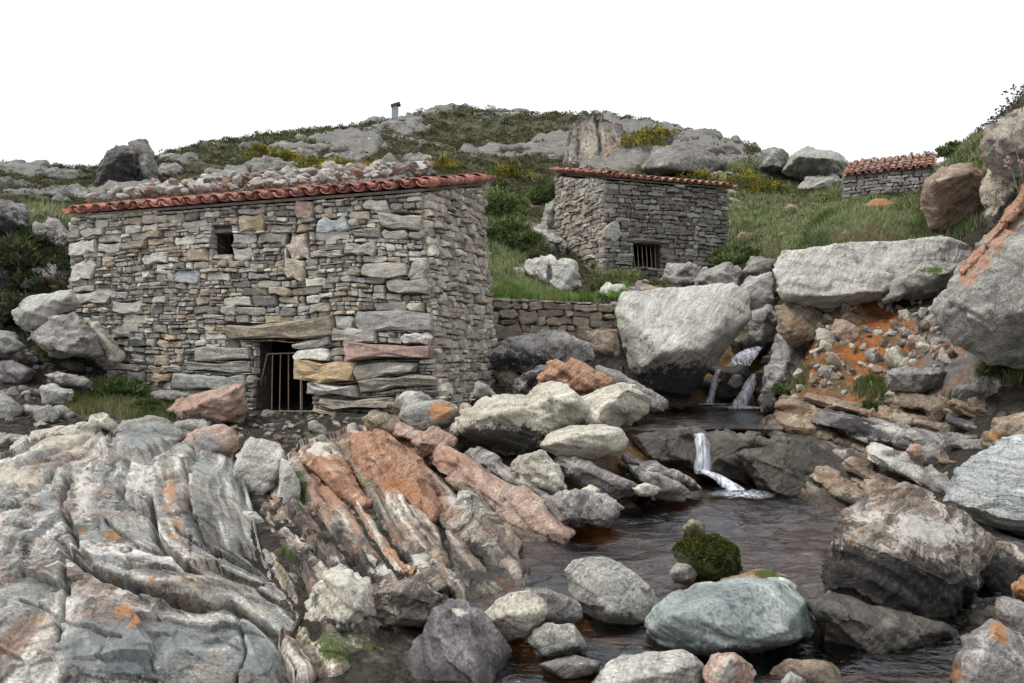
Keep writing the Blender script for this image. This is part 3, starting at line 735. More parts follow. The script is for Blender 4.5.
def fold_outcrops():
    yc = [(-90, 705, 3.15), (0, 690, 3.25), (150, 700, 3.35), (310, 700, 3.7), (-90, 600, 3.8), (0, 600, 3.8), (150, 605, 4.0), (280, 615, 4.5), (0, 540, 4.55), (150, 548, 4.75), (240, 565, 5.2), (-90, 500, 5.3),
                   (0, 470, 6.2), (100, 480, 6.1), (200, 500, 6.2), (250, 525, 6.3), (50, 432, 7.7), (130, 424, 8.5), (240, 440, 8.8), (340, 560, 5.7), (340, 430, 9.3), (-90, 440, 7.3)]
    lines = [(0.0, [(62, 540), (88, 563), (108, 578), (150, 592), (195, 603), (230, 606), (255, 620), (280, 640), (305, 656)]),
             (1.0, [(85, 545), (120, 552), (150, 566), (200, 583), (245, 596), (290, 630)]),
             (2.0, [(105, 515), (140, 545), (160, 560), (200, 572), (245, 586), (300, 612)]),
             (3.2, [(152, 470), (156, 515), (175, 548), (200, 560), (240, 575), (300, 597)]),
             (4.4, [(185, 465), (192, 520), (205, 545), (235, 562), (300, 592)]),
             (5.4, [(215, 470), (222, 520), (232, 545), (262, 572), (310, 598)]),
             (6.4, [(240, 450), (240, 500), (255, 545), (290, 575)]),
             (6.0, [(-60, 520), (0, 480), (50, 438), (100, 418)]), (4.8, [(-60, 560), (0, 520), (50, 478), (105, 432)]), (3.6, [(0, 560), (30, 525), (70, 490), (115, 445)]),
             (2.6, [(20, 560), (50, 535), (85, 505), (125, 455)]), (1.4, [(45, 556), (75, 530), (105, 500), (140, 455)]),
             (4.0, [(150, 425), (180, 440), (230, 445)]), (3.0, [(110, 425), (130, 440), (165, 452)]),
             (-1.0, [(30, 683), (60, 610), (75, 560)]), (-1.6, [(60, 690), (95, 620), (120, 590)]), (-2.4, [(130, 700), (150, 640), (190, 615)]), (-3.0, [(220, 700), (235, 650), (255, 632)]), (-.5, [(-60, 620), (0, 590), (40, 560)])]
    grooves = [(lines[0][1], .20, 5), ([(150, 500), (153, 535), (165, 556), (190, 571)], .16, 3.5), ([(118, 420), (108, 440), (120, 450), (150, 455), (180, 440)], .10, 4), ([(90, 555), (72, 535), (60, 500), (70, 470)], .08, 3),
               ([(63, 545), (66, 590), (58, 640)], .05, 3), ([(240, 545), (270, 568), (310, 594)], .12, 5), ([(200, 440), (190, 470), (160, 480)], .10, 4), ([(125, 455), (118, 490), (150, 512)], .09, 4), ([(20, 470), (60, 450), (95, 430)], .08, 3), ([(0, 515), (45, 480), (75, 455)], .07, 3), (lines[2][1], .08, 2), (lines[4][1], .07, 2.2), (lines[8][1], .05, 2), ([(20, 600), (70, 625), (120, 640)], .03, 1.8), ([(235, 690), (245, 650), (240, 620)], .04, 2)]
    fold_patch('bedrock_outcrop', 'huge grey whaleback of folded banded rock filling the lower left', 'fold', (-90, 335, 415, 706), (460, 330), yc, lines, grooves,
               [(-140, 705), (-140, 470), (-90, 470), (0, 452), (50, 430), (100, 419), (150, 424), (185, 430), (232, 440), (250, 500), (262, 556), (314, 602), (316, 640), (305, 720), (-140, 720)],
               {'blue': [(120, 645, 110, 34, .8), (265, 650, 60, 34, .9), (40, 590, 50, 30, .6), (140, 437, 20, 8, 1), (205, 468, 24, 16, .7), (46, 505, 12, 20, .9), (110, 560, 30, 12, .5)], 'cream': [(70, 442, 50, 14, .8), (15, 480, 40, 18, .8), (215, 582, 60, 8, .7), (250, 610, 30, 10, .6), (170, 440, 30, 8, .5)],
                'rust': [(25, 640, 40, 20, .5), (130, 615, 30, 12, .45), (100, 490, 14, 14, .4), (170, 500, 12, 40, .5)], 'orange': [(170, 490, 10, 14, .6), (176, 525, 10, 22, .6), (152, 581, 4, 4, 1), (80, 530, 5, 5, .9), (120, 610, 14, 8, .8), (136, 622, 8, 6, .7), (40, 620, 18, 14, .55), (22, 640, 16, 14, .5), (205, 580, 30, 6, .5), (235, 590, 20, 6, .5), (35, 475, 12, 10, .4), (114, 577, 8, 5, .6), (110, 537, 20, 8, .45)],
                'pale': [(80, 440, 40, 14, .6), (30, 490, 40, 24, .55), (85, 490, 12, 34, .75), (140, 480, 18, 24, .65), (205, 470, 22, 18, .6), (70, 565, 6, 3, .9), (75, 600, 8, 4, .8), (45, 636, 7, 6, .9), (120, 592, 8, 4, .9), (140, 578, 7, 3, .9), (150, 563, 40, 4, .6), (210, 578, 50, 5, .6), (62, 620, 5, 30, .65), (175, 590, 30, 3, .7), (87, 640, 4, 8, .8), (42, 600, 7, 4, .7)],
                'dark': [(130, 672, 70, 20, .7), (250, 660, 40, 16, .55), (95, 470, 20, 24, .45), (110, 500, 24, 16, .5), (25, 552, 8, 16, .8), (140, 436, 20, 9, .6), (112, 540, 40, 14, .5), (190, 540, 4, 20, .6), (290, 668, 16, 20, .6), (50, 505, 10, 14, .5)]},
               .75, lambda p: smooth(.15, -.25, p), [(140, 440, 26, 11, .12), (185, 520, 22, 46, .10), (215, 590, 60, 9, .08)], 70, 14, .035, .95, .8)
    fold_patch('bedrock_ribs', 'tilted ribs of banded black white and rust bedrock running down to the pool', 'ribs', (240, 600, 424, 668), (400, 290),
               [(300, 480, 7.6), (350, 500, 6.9), (430, 520, 6.7), (350, 560, 5.2), (400, 560, 5.35), (440, 600, 5.1), (300, 650, 3.95), (380, 650, 4.2), (430, 640, 4.6), (280, 560, 5.5), (270, 500, 7.4), (240, 660, 3.9), (470, 660, 4.4), (490, 560, 6.1), (520, 590, 5.4), (240, 470, 8.4), (310, 440, 8.9), (360, 428, 9.2), (420, 432, 9.3), (480, 455, 8.8), (540, 490, 8.0), (570, 520, 7.4), (540, 545, 6.6), (600, 540, 7.0), (600, 460, 9.4), (420, 475, 7.9), (480, 500, 7.5)],
               [(0, [(250, 530), (285, 600), (300, 650)]), (1.2, [(275, 520), (325, 590), (340, 640)]), (2.4, [(295, 490), (350, 572), (375, 615)]), (3.6, [(300, 455), (370, 555), (400, 605)]), (4.8, [(322, 445), (395, 550), (425, 600)]), (6.0, [(342, 435), (418, 545), (446, 592)]), (7.2, [(365, 430), (440, 540), (470, 590)]),
                (8.4, [(385, 428), (465, 530), (500, 580)]), (9.6, [(410, 430), (490, 520), (530, 560)]), (10.8, [(435, 440), (520, 515), (560, 540)]), (12, [(460, 440), (550, 505), (590, 530)])],
               [([(262, 520), (300, 580), (312, 630)], .2, 6), ([(300, 490), (352, 560), (378, 596)], .14, 5), ([(325, 470), (385, 552), (412, 590)], .16, 5), ([(350, 480), (405, 548), (440, 575)], .16, 5), ([(285, 515), (330, 570), (350, 600)], .12, 4), ([(432, 465), (480, 515), (520, 560)], .16, 5), ([(375, 440), (440, 520), (452, 560)], .14, 4), ([(458, 455), (520, 505), (560, 530)], .12, 4)],
               [(262, 560), (250, 520), (270, 470), (300, 440), (345, 428), (430, 428), (470, 445), (530, 480), (572, 516), (566, 540), (530, 562), (522, 590), (470, 606), (425, 640), (390, 668), (300, 680), (280, 640), (300, 610)],
               {'dark': [(300, 560, 24, 20, .7), (330, 610, 40, 30, .7), (352, 565, 24, 12, .7), (400, 590, 30, 10, .7), (380, 640, 40, 20, .7), (300, 520, 14, 30, .6), (430, 568, 14, 16, .6), (480, 575, 40, 14, .7), (340, 535, 6, 24, .5), (375, 560, 8, 20, .5), (540, 540, 30, 8, .5)], 'moss': [(285, 560, 12, 26, .7), (370, 655, 60, 14, .8), (310, 600, 14, 20, .6), (302, 490, 8, 30, .6), (330, 640, 40, 20, .7)],
                'rust': [(335, 480, 30, 34, .9), (400, 460, 50, 34, .85), (450, 460, 40, 20, .75), (360, 520, 18, 20, .7), (390, 545, 16, 18, .65), (440, 500, 20, 20, .6), (350, 545, 8, 10, .6)], 'pale': [(380, 570, 14, 6, .8), (410, 570, 16, 6, .8), (335, 560, 12, 5, .8), (300, 540, 10, 5, .7), (455, 500, 16, 10, .8), (430, 560, 14, 5, .7), (505, 500, 24, 10, .6)]},
               1.35, None, (), 170, 10, .09, .9, .85)
    fold_patch('cliff', 'tall beige grey cliff with upright joints on the skyline behind the middle hut', 'cliff', (548, 748, 106, 188), (300, 150),
               [(560, 186, 45.0), (650, 186, 44.0), (740, 186, 42.5), (570, 118, 47.5), (650, 128, 48), (740, 150, 46), (600, 150, 45.2), (690, 160, 44)],
               [(0, [(560, 186), (566, 110)]), (1.6, [(590, 186), (592, 110)]), (3.2, [(622, 186), (616, 112)]), (4.6, [(655, 186), (640, 120)]), (6.0, [(690, 186), (672, 135)]), (7.4, [(730, 186), (720, 150)])],
               [([(597, 118), (600, 178)], .8, 2.5), ([(625, 122), (634, 180)], .9, 3), ([(655, 140), (662, 180)], .8, 3), ([(580, 125), (578, 170)], .5, 2), ([(640, 150), (700, 160)], .6, 2.5)],
               [(567, 196), (568, 145), (573, 126), (584, 117), (600, 117), (620, 122), (640, 131), (654, 143), (672, 147), (694, 153), (716, 164), (730, 176), (732, 196)],
               {'rust': [(612, 152, 9, 14, .8), (640, 168, 14, 6, .5)], 'dark': [(622, 156, 7, 9, .7), (600, 119, 26, 4, .9), (640, 135, 20, 5, .9), (690, 156, 30, 4, .6), (660, 172, 30, 6, .4)], 'cream': [(590, 150, 16, 24, .7)], 'pale': [(680, 164, 30, 8, .35)]},
               5.0, None, (), 370, 7, .03, 5.5, .7, 0.0, 8.0)
    fold_patch('bedrock_ledges', 'layered brown and black bedrock ledges of the right bank sloping down to the pool', 'ledges', (752, 1090, 376, 712), (380, 340),
               [(775, 402, 11.0), (870, 405, 10.2), (960, 392, 9.3), (1060, 388, 8.5), (800, 440, 9.8), (870, 470, 8.7), (920, 500, 7.9), (980, 470, 7.7), (1070, 480, 6.9), (840, 520, 7.3), (860, 560, 6.1), (826, 600, 5.25), (900, 600, 5.35), (960, 640, 4.75), (1060, 600, 5.0), (850, 665, 4.15), (1000, 700, 3.8), (1080, 700, 3.7), (752, 430, 10.6), (760, 600, 5.3), (760, 700, 3.7)],
               [(-3, [(930, 380), (1000, 395), (1080, 425)]), (-1.5, [(860, 396), (960, 435), (1080, 490)]), (0, [(770, 398), (860, 436), (960, 490), (1080, 550)]), (1, [(768, 415), (850, 455), (950, 512), (1080, 585)]), (2, [(775, 432), (850, 475), (930, 525), (1060, 605)]), (3.5, [(830, 510), (900, 548), (1000, 605), (1080, 650)]), (5, [(815, 595), (900, 640), (1000, 695)]), (6.2, [(815, 640), (880, 680), (930, 712)])],
               [([(775, 425), (850, 465), (930, 518)], .16, 5), ([(800, 405), (870, 436), (960, 484)], .10, 4), ([(880, 420), (960, 455), (1040, 495)], .12, 4), ([(840, 510), (900, 540), (960, 575)], .12, 5), ([(820, 598), (880, 628), (950, 665)], .14, 6), ([(940, 400), (1000, 415), (1060, 440)], .10, 4)],
               [(766, 410), (790, 392), (860, 398), (940, 386), (1120, 376), (1120, 740), (872, 740), (846, 690), (818, 655), (812, 605), (828, 545), (842, 518), (800, 470), (772, 436)],
               {'dark': [(860, 425, 26, 14, .8), (820, 465, 50, 14, .6), (900, 600, 80, 40, .9), (960, 640, 60, 30, .8), (880, 660, 60, 24, .8), (880, 500, 30, 10, .5), (1000, 585, 40, 30, .6), (960, 430, 20, 6, .5)], 'pale': [(900, 465, 40, 10, .7), (850, 450, 24, 5, .6), (900, 430, 14, 6, .5), (970, 450, 16, 8, .5)], 'rust': [(800, 405, 26, 10, .4), (960, 395, 30, 8, .4)], 'moss': [(780, 390, 16, 8, .5), (960, 412, 20, 6, .3)]},
               1.3, None, (), 270, 8, .12, 1.0, 1.15, .17)


# ------------------------------------------------------------------ stone walls
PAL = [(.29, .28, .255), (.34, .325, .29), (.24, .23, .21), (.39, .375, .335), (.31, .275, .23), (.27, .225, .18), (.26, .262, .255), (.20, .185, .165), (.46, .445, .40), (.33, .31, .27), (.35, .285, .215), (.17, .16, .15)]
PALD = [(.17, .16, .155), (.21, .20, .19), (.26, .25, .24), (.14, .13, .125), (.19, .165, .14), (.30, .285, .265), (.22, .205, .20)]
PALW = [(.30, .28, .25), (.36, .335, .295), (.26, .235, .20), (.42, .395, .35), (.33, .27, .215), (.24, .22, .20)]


class Wall:
    """coursed rubble on a plane: O lower-left corner seen from outside, S along, N outwards"""
    def __init__(s, O, S, N, L, top, seed, pal, wmin=.12, wmax=.55, hmin=.05, hmax=.20, cell=.02, holes=(), presets=(), batter=0.0, flare=0.0, deep=.05, low=None, warp=1.0):
        s.O, s.S, s.N = np.array(O, float), np.array(S, float), np.array(N, float); s.L = L; s.top = top; s.H = max(top(0), top(L)); s.Hb = top(0)
        s.batter, s.flare, s.seed, s.warp = batter, flare, seed, warp
        s.holes = list(holes); s.mb = MB(); s.low = low
        r = random.Random(seed)
        nx, ny = int(L / cell), int(s.H / cell)
        occ = np.zeros((ny, nx), bool)
        for i in range(nx):
            tt = int(top((i + .5) * cell) / cell); occ[tt:, i] = True
        for (a, b, c, d) in s.holes: occ[max(0, int(c / cell)):int(d / cell), max(0, int(a / cell)):int(b / cell)] = True
        stones = []
        for (a, b, c, d, tint, dp) in presets:
            i0, i1, j0, j1 = max(0, int(a / cell)), min(nx, int(b / cell)), max(0, int(c / cell)), min(ny, int(d / cell))
            if i1 - i0 < 2 or j1 - j0 < 2: continue
            occ[j0:j1, i0:i1] = True; stones.append((i0 * cell, i1 * cell, j0 * cell, j1 * cell, tint, dp))
        def put(i0, i1, j0, j1, lev=0):
            """split a free rectangle into stones: across, then perhaps into thin layers"""
            h = (j1 - j0) * cell
            i = i0
            while i < i1:
                w = int(min(max(r.lognormvariate(0, .5) * max(h, .05) * 2.4, wmin), wmax) / cell)
                if i1 - i - w < wmin * .7 / cell: w = i1 - i
                w = max(1, w)
                if h > hmin * 2.2 and lev < 2 and r.random() < .5:
                    k = j0 + max(1, int((j1 - j0) * r.choice([.35, .45, .55, .65])))
                    put(i, i + w, j0, k, lev + 1); put(i, i + w, k, j1, lev + 1)
                else: stones.append((i * cell, (i + w) * cell, j0 * cell, j1 * cell, None, None))
                i += w
        j = 0
        while j < ny:
            hb = max(2, int(r.triangular(hmin * 1.3, hmax * 1.25, hmax * .7) / cell)); hb = min(hb, ny - j)
            i = 0
            while i < nx:
                def free(i):
                    cc = np.flatnonzero(~occ[j:j + hb, i])
                    if not len(cc): return None
                    e = cc[0]
                    k = e
                    while k < hb and not occ[j + k, i]: k += 1
                    return (e, k)
                fr = free(i)
                if fr is None: i += 1; continue
                k = i
                while k < nx and free(k) == fr: k += 1
                put(i, k, j + fr[0], j + fr[1]); occ[j + fr[0]:j + fr[1], i:k] = True
                if all(occ[j:j + hb, i]): i = k
            j += hb
        for (a, b, c, d, tint, dp) in stones:
            if s.low is not None and (c + d) / 2 < s.low((a + b) / 2): continue
            s.stone(a, b, c, d, tint, dp, r, pal, deep)
        s.n = len(stones)
        if s.mb.v: s.mb.v = [tuple(x) for x in s.map(np.array(s.mb.v))]

    def at(s, a, t, d, warp=False):
        return s.map(np.array([[a, t, d]]), warp)[0]

    def map(s, q, warp=True):
        a, t, d = q[:, 0].copy(), q[:, 1].copy(), q[:, 2]
        if warp:
            w = np.c_[a * .8, t * .8, a * 0 + s.seed * 3.7]
            t0 = t
            t = t + s.warp * (.10 * fbm(w, 3, 3) * smooth(0, .3, s.H - t)); a = a + .05 * s.warp * fbm(w * 1.7 + 9, 2, 4) * smooth(0, .2, a) * smooth(0, .2, s.L - a)
        g = np.clip(1 - t / s.Hb, 0.0, 1.2)
        return s.O + (a + s.flare * g * (a / s.L) ** 2)[:, None] * s.S + (d + s.batter * g)[:, None] * s.N + np.c_[t * 0, t * 0, t]

    def stone(s, a, b, c, d, tint, dp, r, pal, deep):
        w, h = b - a, d - c
        if tint is None:
            tint = np.array(r.choice(pal)) * r.uniform(.78, 1.2)
        dp = r.choice([.25, .5, .7, .9, 1.2, 1.7]) * r.uniform(.8, 1.2) * deep if dp is None else dp
        g = min(.003 + .02 * min(w, h), .006)
        a, b, c, d = a + g, b - g, c + g * .8, d - g * .8
        w, h = b - a, d - c
        ch = min(w, h) * r.uniform(.05, .22)
        nl = max(2, min(5, int(w / .09) + 1)); nh = max(1, min(3, int(h / .12)))
        pts = []
        for k in range(nl): pts.append((a + ch + (w - 2 * ch) * k / (nl - 1), c))
        for k in range(nh): pts.append((b, c + ch + (h - 2 * ch) * (k + .5) / nh))
        for k in range(nl): pts.append((b - ch - (w - 2 * ch) * k / (nl - 1), d))
        for k in range(nh): pts.append((a, d - ch - (h - 2 * ch) * (k + .5) / nh))
        j = min(w, h) * .17
        pts = [(x + r.uniform(-j, j), y + r.uniform(-j, j)) for x, y in pts]
        cx, cy = (a + b) / 2, (c + d) / 2
        rings = []
        tilt_a, tilt_c = r.uniform(-.3, .3), r.uniform(-.35, .35)
        for sc, dd in ((1.0, -.09), (1.0, dp * .45), (.93, dp * .9), (.62, dp * 1.0)):
            ring = []
            for x, y in pts:
                X, Yy = cx + (x - cx) * sc, cy + (y - cy) * sc
                if sc == .93:
                    m = min(min(w, h) * .08, .014); X = x - math.copysign(min(m, abs(x - cx)), x - cx); Yy = y - math.copysign(min(m, abs(y - cy)), y - cy)
                k = 0 if dd < 0 else dp * (tilt_a * (X - cx) / w * 2 + tilt_c * (Yy - cy) / h * 2) * .8 + r.uniform(-.12, .12) * dp
                ring.append((X, Yy, dd + k))
            rings.append(ring)
        n = len(pts); v = [p for ring in rings for p in ring] + [(cx, cy, dp * r.uniform(.9, 1.1))]
        f = []
        for q in range(3):
            for k in range(n): f.append((q * n + k, q * n + (k + 1) % n, (q + 1) * n + (k + 1) % n, (q + 1) * n + k))
        for k in range(n): f.append((3 * n + k, 3 * n + (k + 1) % n, 4 * n))
        s.mb.add(v, f, tuple(tint))

    def backing(s, mb, th=.35, back=.045, tint=(.05, .045, .035), inset0=0.0, inset1=0.0):
        xs = sorted({inset0, s.L - inset1} | {x for hh in s.holes for x in hh[:2]} | {s.L * .25, s.L * .5, s.L * .75})
        xs = [x for x in xs if inset0 <= x <= s.L - inset1]
        for a, b in zip(xs[:-1], xs[1:]):
            cuts = [(-.6, None)]
            hs = [hh for hh in s.holes if hh[0] < (a + b) / 2 < hh[1]]
            segs = [(-.6, None)]
            if hs: 
                hh = hs[0]; segs = ([(-.6, hh[2])] if hh[2] > -.55 else []) + [(hh[3], None)]
            for lo, hi in segs:
                q = []
                for dd in (-back, -back - th):
                    for x in (a, b):
                        for t in (lo, hi if hi is not None else s.top(x) - .03): q.append(s.at(x, t, dd, False))
                mb.add(q, [(0, 2, 3, 1), (4, 5, 7, 6), (0, 4, 6, 2), (1, 3, 7, 5), (0, 1, 5, 4), (2, 6, 7, 3)], tint)


def tiles(O, S, B, up, L, D, rise, pitch, r=None, skip=lambda c, k: False, tl=.40, rng=None):
    """barrel tiles in columns running up a mono-pitch roof: O front-left eave corner, S along the eave, B backwards (horizontal)"""
    rng = rng or random.Random(3)
    mb = MB(); ncol = int(round(L / pitch)); pitch = L / ncol
    r = r or pitch * .43
    slope = np.array(B) * D + np.array([0, 0, rise]); ln = np.linalg.norm(slope); sl = slope / ln
    nrm = np.cross(np.array(S), sl); nrm /= np.linalg.norm(nrm)
    if nrm[2] < 0: nrm = -nrm
    nrow = int(math.ceil(ln / (tl * .85))); step = ln / nrow
    S = np.array(S)
    for kind in (0, 1):
        for c in range(ncol + (1 if kind else 0)):
            for k in range(nrow):
                if skip(c, k): continue
                tone = rng.uniform(.5, 1.2); tn = (tone, tone * rng.uniform(.92, 1.25), tone * rng.uniform(.9, 1.3))
                base = np.array(O) + S * (c * pitch + (pitch / 2 if not kind else 0) + rng.uniform(-.016, .016)) + sl * (k * step - .03 + rng.uniform(-.035, .025)) + nrm * (.012 * (k % 2) + (.02 if kind == 0 else 0.0))
                v, f = [], []; n = 7
                for e, t in ((0, 0.0), (1, step * 1.14)):
                    rad = r * (1 - .12 * e) if kind == 0 else r * (.9 + .08 * e)
                    lift = .022 * (1 - e)
                    for th in (0, .014):
                        for q in range(n):
                            a = math.pi * q / (n - 1)
                            x = math.cos(a) * (rad - th); z = math.sin(a) * (rad - th) * .85
                            if kind: z = -z + r * .55
                            v.append(base + sl * t + S * x + nrm * (z + lift + .005 * kind))
                for q in range(n - 1):
                    f += [(q, q + 1, 2 * n + q + 1, 2 * n + q), (n + q + 1, n + q, 3 * n + q, 3 * n + q + 1), (q + 1, q, n + q, n + q + 1), (2 * n + q, 2 * n + q + 1, 3 * n + q + 1, 3 * n + q)]
                f += [(0, 2 * n, 3 * n, n), (n - 1, 2 * n - 1, 4 * n - 1, 3 * n - 1)]
                mb.add(v, f, tn)
    return mb, nrm, sl


def stone_hut(name, label, cA, cB, back_len, zb, eave_z, rise, pal, wkw, front_kw, roof_mat, pitch, wallm, side_low=None, over=.12, pal_side=None):
    """cA, cB: ground-plan front-left and front-right corners; mono-pitch roof rising to the back"""
    A, B = np.array([*cA, zb]), np.array([*cB, zb])
    S = B - A; L = np.linalg.norm(S); S /= L
    N = np.array([S[1], -S[0], 0])      # outwards, to the viewer
    if N[1] > 0: N = -N
    Bk = -N; H = eave_z - zb
    root = empty(name, (A + B) / 2, label, 'stone hut')
    fr = Wall(A, S, N, L, lambda x: H, 11, pal, **{**wkw, **front_kw})
    bt = fr.batter
    rt = Wall(B, Bk, S, back_len, lambda x: H + rise * x / back_len, 12, pal_side or pal, **{**wkw, **(side_low or {})})
    cr = {k: v * (1.5 if k in ('wmin', 'wmax', 'hmin', 'hmax') else 1) for k, v in wkw.items()}
    C_ = A + Bk * back_len
    lf = Wall(C_, -Bk, -S, back_len, lambda x: H + rise * (1 - x / back_len), 13, pal_side or pal, **wkw)
    bk = Wall(B + Bk * back_len, -S, Bk, L, lambda x: H + rise, 14, pal, **cr)
    mb = MB()
    for w in (fr, rt, lf, bk): mb.add(w.mb.v, w.mb.f); mb.t[-len(w.mb.v):] = w.mb.t
    inn = MB()
    fr.backing(inn); rt.backing(inn, inset0=.4, inset1=.4); lf.backing(inn, inset0=.4, inset1=.4); bk.backing(inn)
    mb.add(inn.v, inn.f, (.055, .048, .04))
    mb.build('wall', M[wallm], root, tinted=True)
    D = back_len + over + .1
    O = A + N * over + np.array([0, 0, H - rise * over / back_len + .03]) + S * .09
    return root, fr, rt, dict(A=A, S=S, N=N, Bk=Bk, L=L, H=H, O=O, D=D, rise=rise * D / back_len, Lr=L - .02, zb=zb)


def roof(root, g, mat, pitch, rng, deck=True, skip=None):
    tm, nrm, sl = tiles(g['O'] + np.array([0, 0, .05]), g['S'], g['Bk'], None, g['Lr'], g['D'], g['rise'], pitch, rng=rng)
    ro = tm.build('roof', M[mat], root, tinted=True, smooth_shade=True)
    d = MB(); c = g['O'] + g['S'] * g['Lr'] / 2 + g['Bk'] * g['D'] / 2 + np.array([0, 0, g['rise'] / 2])
    ln = math.hypot(g['D'], g['rise'])
    d.box(c + nrm * .012, g['S'] * (g['Lr'] / 2 - .05), sl * (ln / 2 - .06), nrm * .018)
    d.build('roof_boards', M['wood'], ro)
    return nrm, sl


# ---- near hut
corner_r = P(424, 350, 10.5)[:2]; corner_l = P(71, 350, 12.55)[:2]
ZB = .78
EZ = 3.66
def near_uv(px, py, A, S):
    """photo position -> (along, up) on the front wall plane"""
    d = np.array([(px - 512) / F, 1.0]); n = np.array([-S[1], S[0]])
    k = (A[:2] @ n) / (d @ n); p = d * k
    return float((p - A[:2]) @ S[:2]), float(CZ + (H0 - py) / F * k - ZB)

A0 = np.array([*corner_l, 0.]); S0 = np.array([*corner_r, 0.]) - A0; L0 = np.linalg.norm(S0); S0 /= L0
def rect(x0, y0, x1, y1):
    a, t1 = near_uv(x0, y0, A0, S0); b, t0 = near_uv(x1, y1, A0, S0); return a, b, min(t0, t1), max(t0, t1)
OCH, WHT, BLU, RED, GRY, DGR = (.36, .27, .17), (.46, .45, .42), (.30, .32, .34), (.27, .185, .155), (.31, .295, .265), (.19, .18, .17)
pre = [(225, 322, 335, 337, (.26, .225, .175), .13), (353, 313, 424, 331, (.24, .235, .23), .09), (334, 317, 352, 331, (.36, .36, .33), .08), (358, 262, 403, 276, GRY, .08), (404, 258, 424, 277, GRY, .09), (383, 278, 424, 293, (.26, .25, .22), .09),
       (294, 360, 350, 377, OCH, .19), (352, 362, 410, 376, GRY, .15), (306, 378, 352, 391, WHT, .20), (353, 378, 424, 391, (.29, .26, .22), .12), (316, 393, 384, 404, (.25, .22, .19), .18), (312, 405, 352, 420, (.33, .28, .22), .14),
       (345, 345, 424, 362, (.27, .19, .17), .20), (292, 348, 326, 359, WHT, .10), (290, 339, 326, 347, (.36, .355, .34), .09), (328, 332, 372, 343, (.38, .36, .33), .10), (395, 332, 424, 344, WHT, .12),
       (172, 373, 245, 390, (.26, .265, .25), .10), (195, 346, 250, 361, (.27, .26, .235), .09), (188, 361, 250, 372, (.24, .235, .215), .08), (238, 215, 268, 230, (.33, .27, .19), .06), (288, 232, 311, 258, (.40, .35, .30), .06), (296, 190, 316, 216, (.30, .22, .19), .06), (316, 217, 350, 230, (.33, .35, .38), .06),
       (285, 258, 306, 278, (.38, .34, .27), .06), (70, 293, 112, 305, (.36, .36, .33), .07), (70, 262, 98, 280, (.40, .39, .36), .06), (114, 302, 145, 313, (.38, .36, .33), .06), (70, 240, 100, 252, (.40, .385, .35), .06), (387, 170, 424, 196, (.31, .29, .25), .06), (380, 212, 424, 226, GRY, .07), (176, 273, 200, 284, BLU, .06), (145, 255, 170, 264, (.38, .37, .34), .06)]
holes = [rect(212, 229, 231, 257), rect(252, 340, 290, 412)]
holes[1] = (holes[1][0], rect(252, 340, 312, 412)[1], -.2, holes[1][3])
# the slabs on the right jut into the doorway
presets = []
for (x0, y0, x1, y1, c, d) in pre:
    a, b, t0, t1 = rect(x0, y0, x1, y1); presets.append((a, min(b, L0), t0, t1, c, d))
holes[1] = (holes[1][0], rect(252, 340, 309, 412)[1], -.2, holes[1][3])
low_l = lambda a: max(0.0, .75 - a * .62)
near, wf, wr, g1 = stone_hut('stone_hut', 'near grey rubble stone hut with a red tiled lean-to roof covered in loose white stones', corner_l, corner_r, 2.15, ZB, EZ, .50, PAL,
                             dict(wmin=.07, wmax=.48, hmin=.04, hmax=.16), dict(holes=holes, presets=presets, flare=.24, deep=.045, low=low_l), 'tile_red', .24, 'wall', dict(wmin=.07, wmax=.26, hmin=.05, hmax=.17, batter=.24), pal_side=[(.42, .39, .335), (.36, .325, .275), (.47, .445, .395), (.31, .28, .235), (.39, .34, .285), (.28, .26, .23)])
n1, sl1 = roof(near, g1, 'tile_red', .245, random.Random(5))
# iron gate standing in the low doorway
def onwall(px, py, d=0.0):
    a, t = near_uv(px, py, A0, S0); return A0 + S0 * a + np.array([0, 0, t + ZB]) + g1['N'] * d
dr = -.12
gt = MB()
for a, b in (((262, 354), (249, 412)), ((262, 354), (292, 353)), ((249, 412), (312, 412))): gt.tube([onwall(*a, dr), onwall(*b, dr)], .011)
gate = gt.build('gate', M['iron'], near)
for x0, x1, r_ in ((267, 266, .008), (275, 274, .008), (283, 283, .008), (296, 296, .022)):
    b = MB(); b.tube([onwall(x0, 354, dr - .01), onwall(x1, 416 if x0 > 290 else 412, dr - .01)], r_); b.build('bar', M['iron'], gate)
a, b, t0, t1 = holes[0]
for t, nm in ((t0 + .02, 'window_sill'), (t1 - .03, 'window_lintel')):
    wd = MB(); wd.box(A0 + S0 * (a + b) / 2 + np.array([0, 0, ZB + t]) - g1['N'] * .16, S0 * (b - a) / 2, g1['N'] * .13, np.array([0, 0, .025])); wd.build(nm, M['wood'], near)

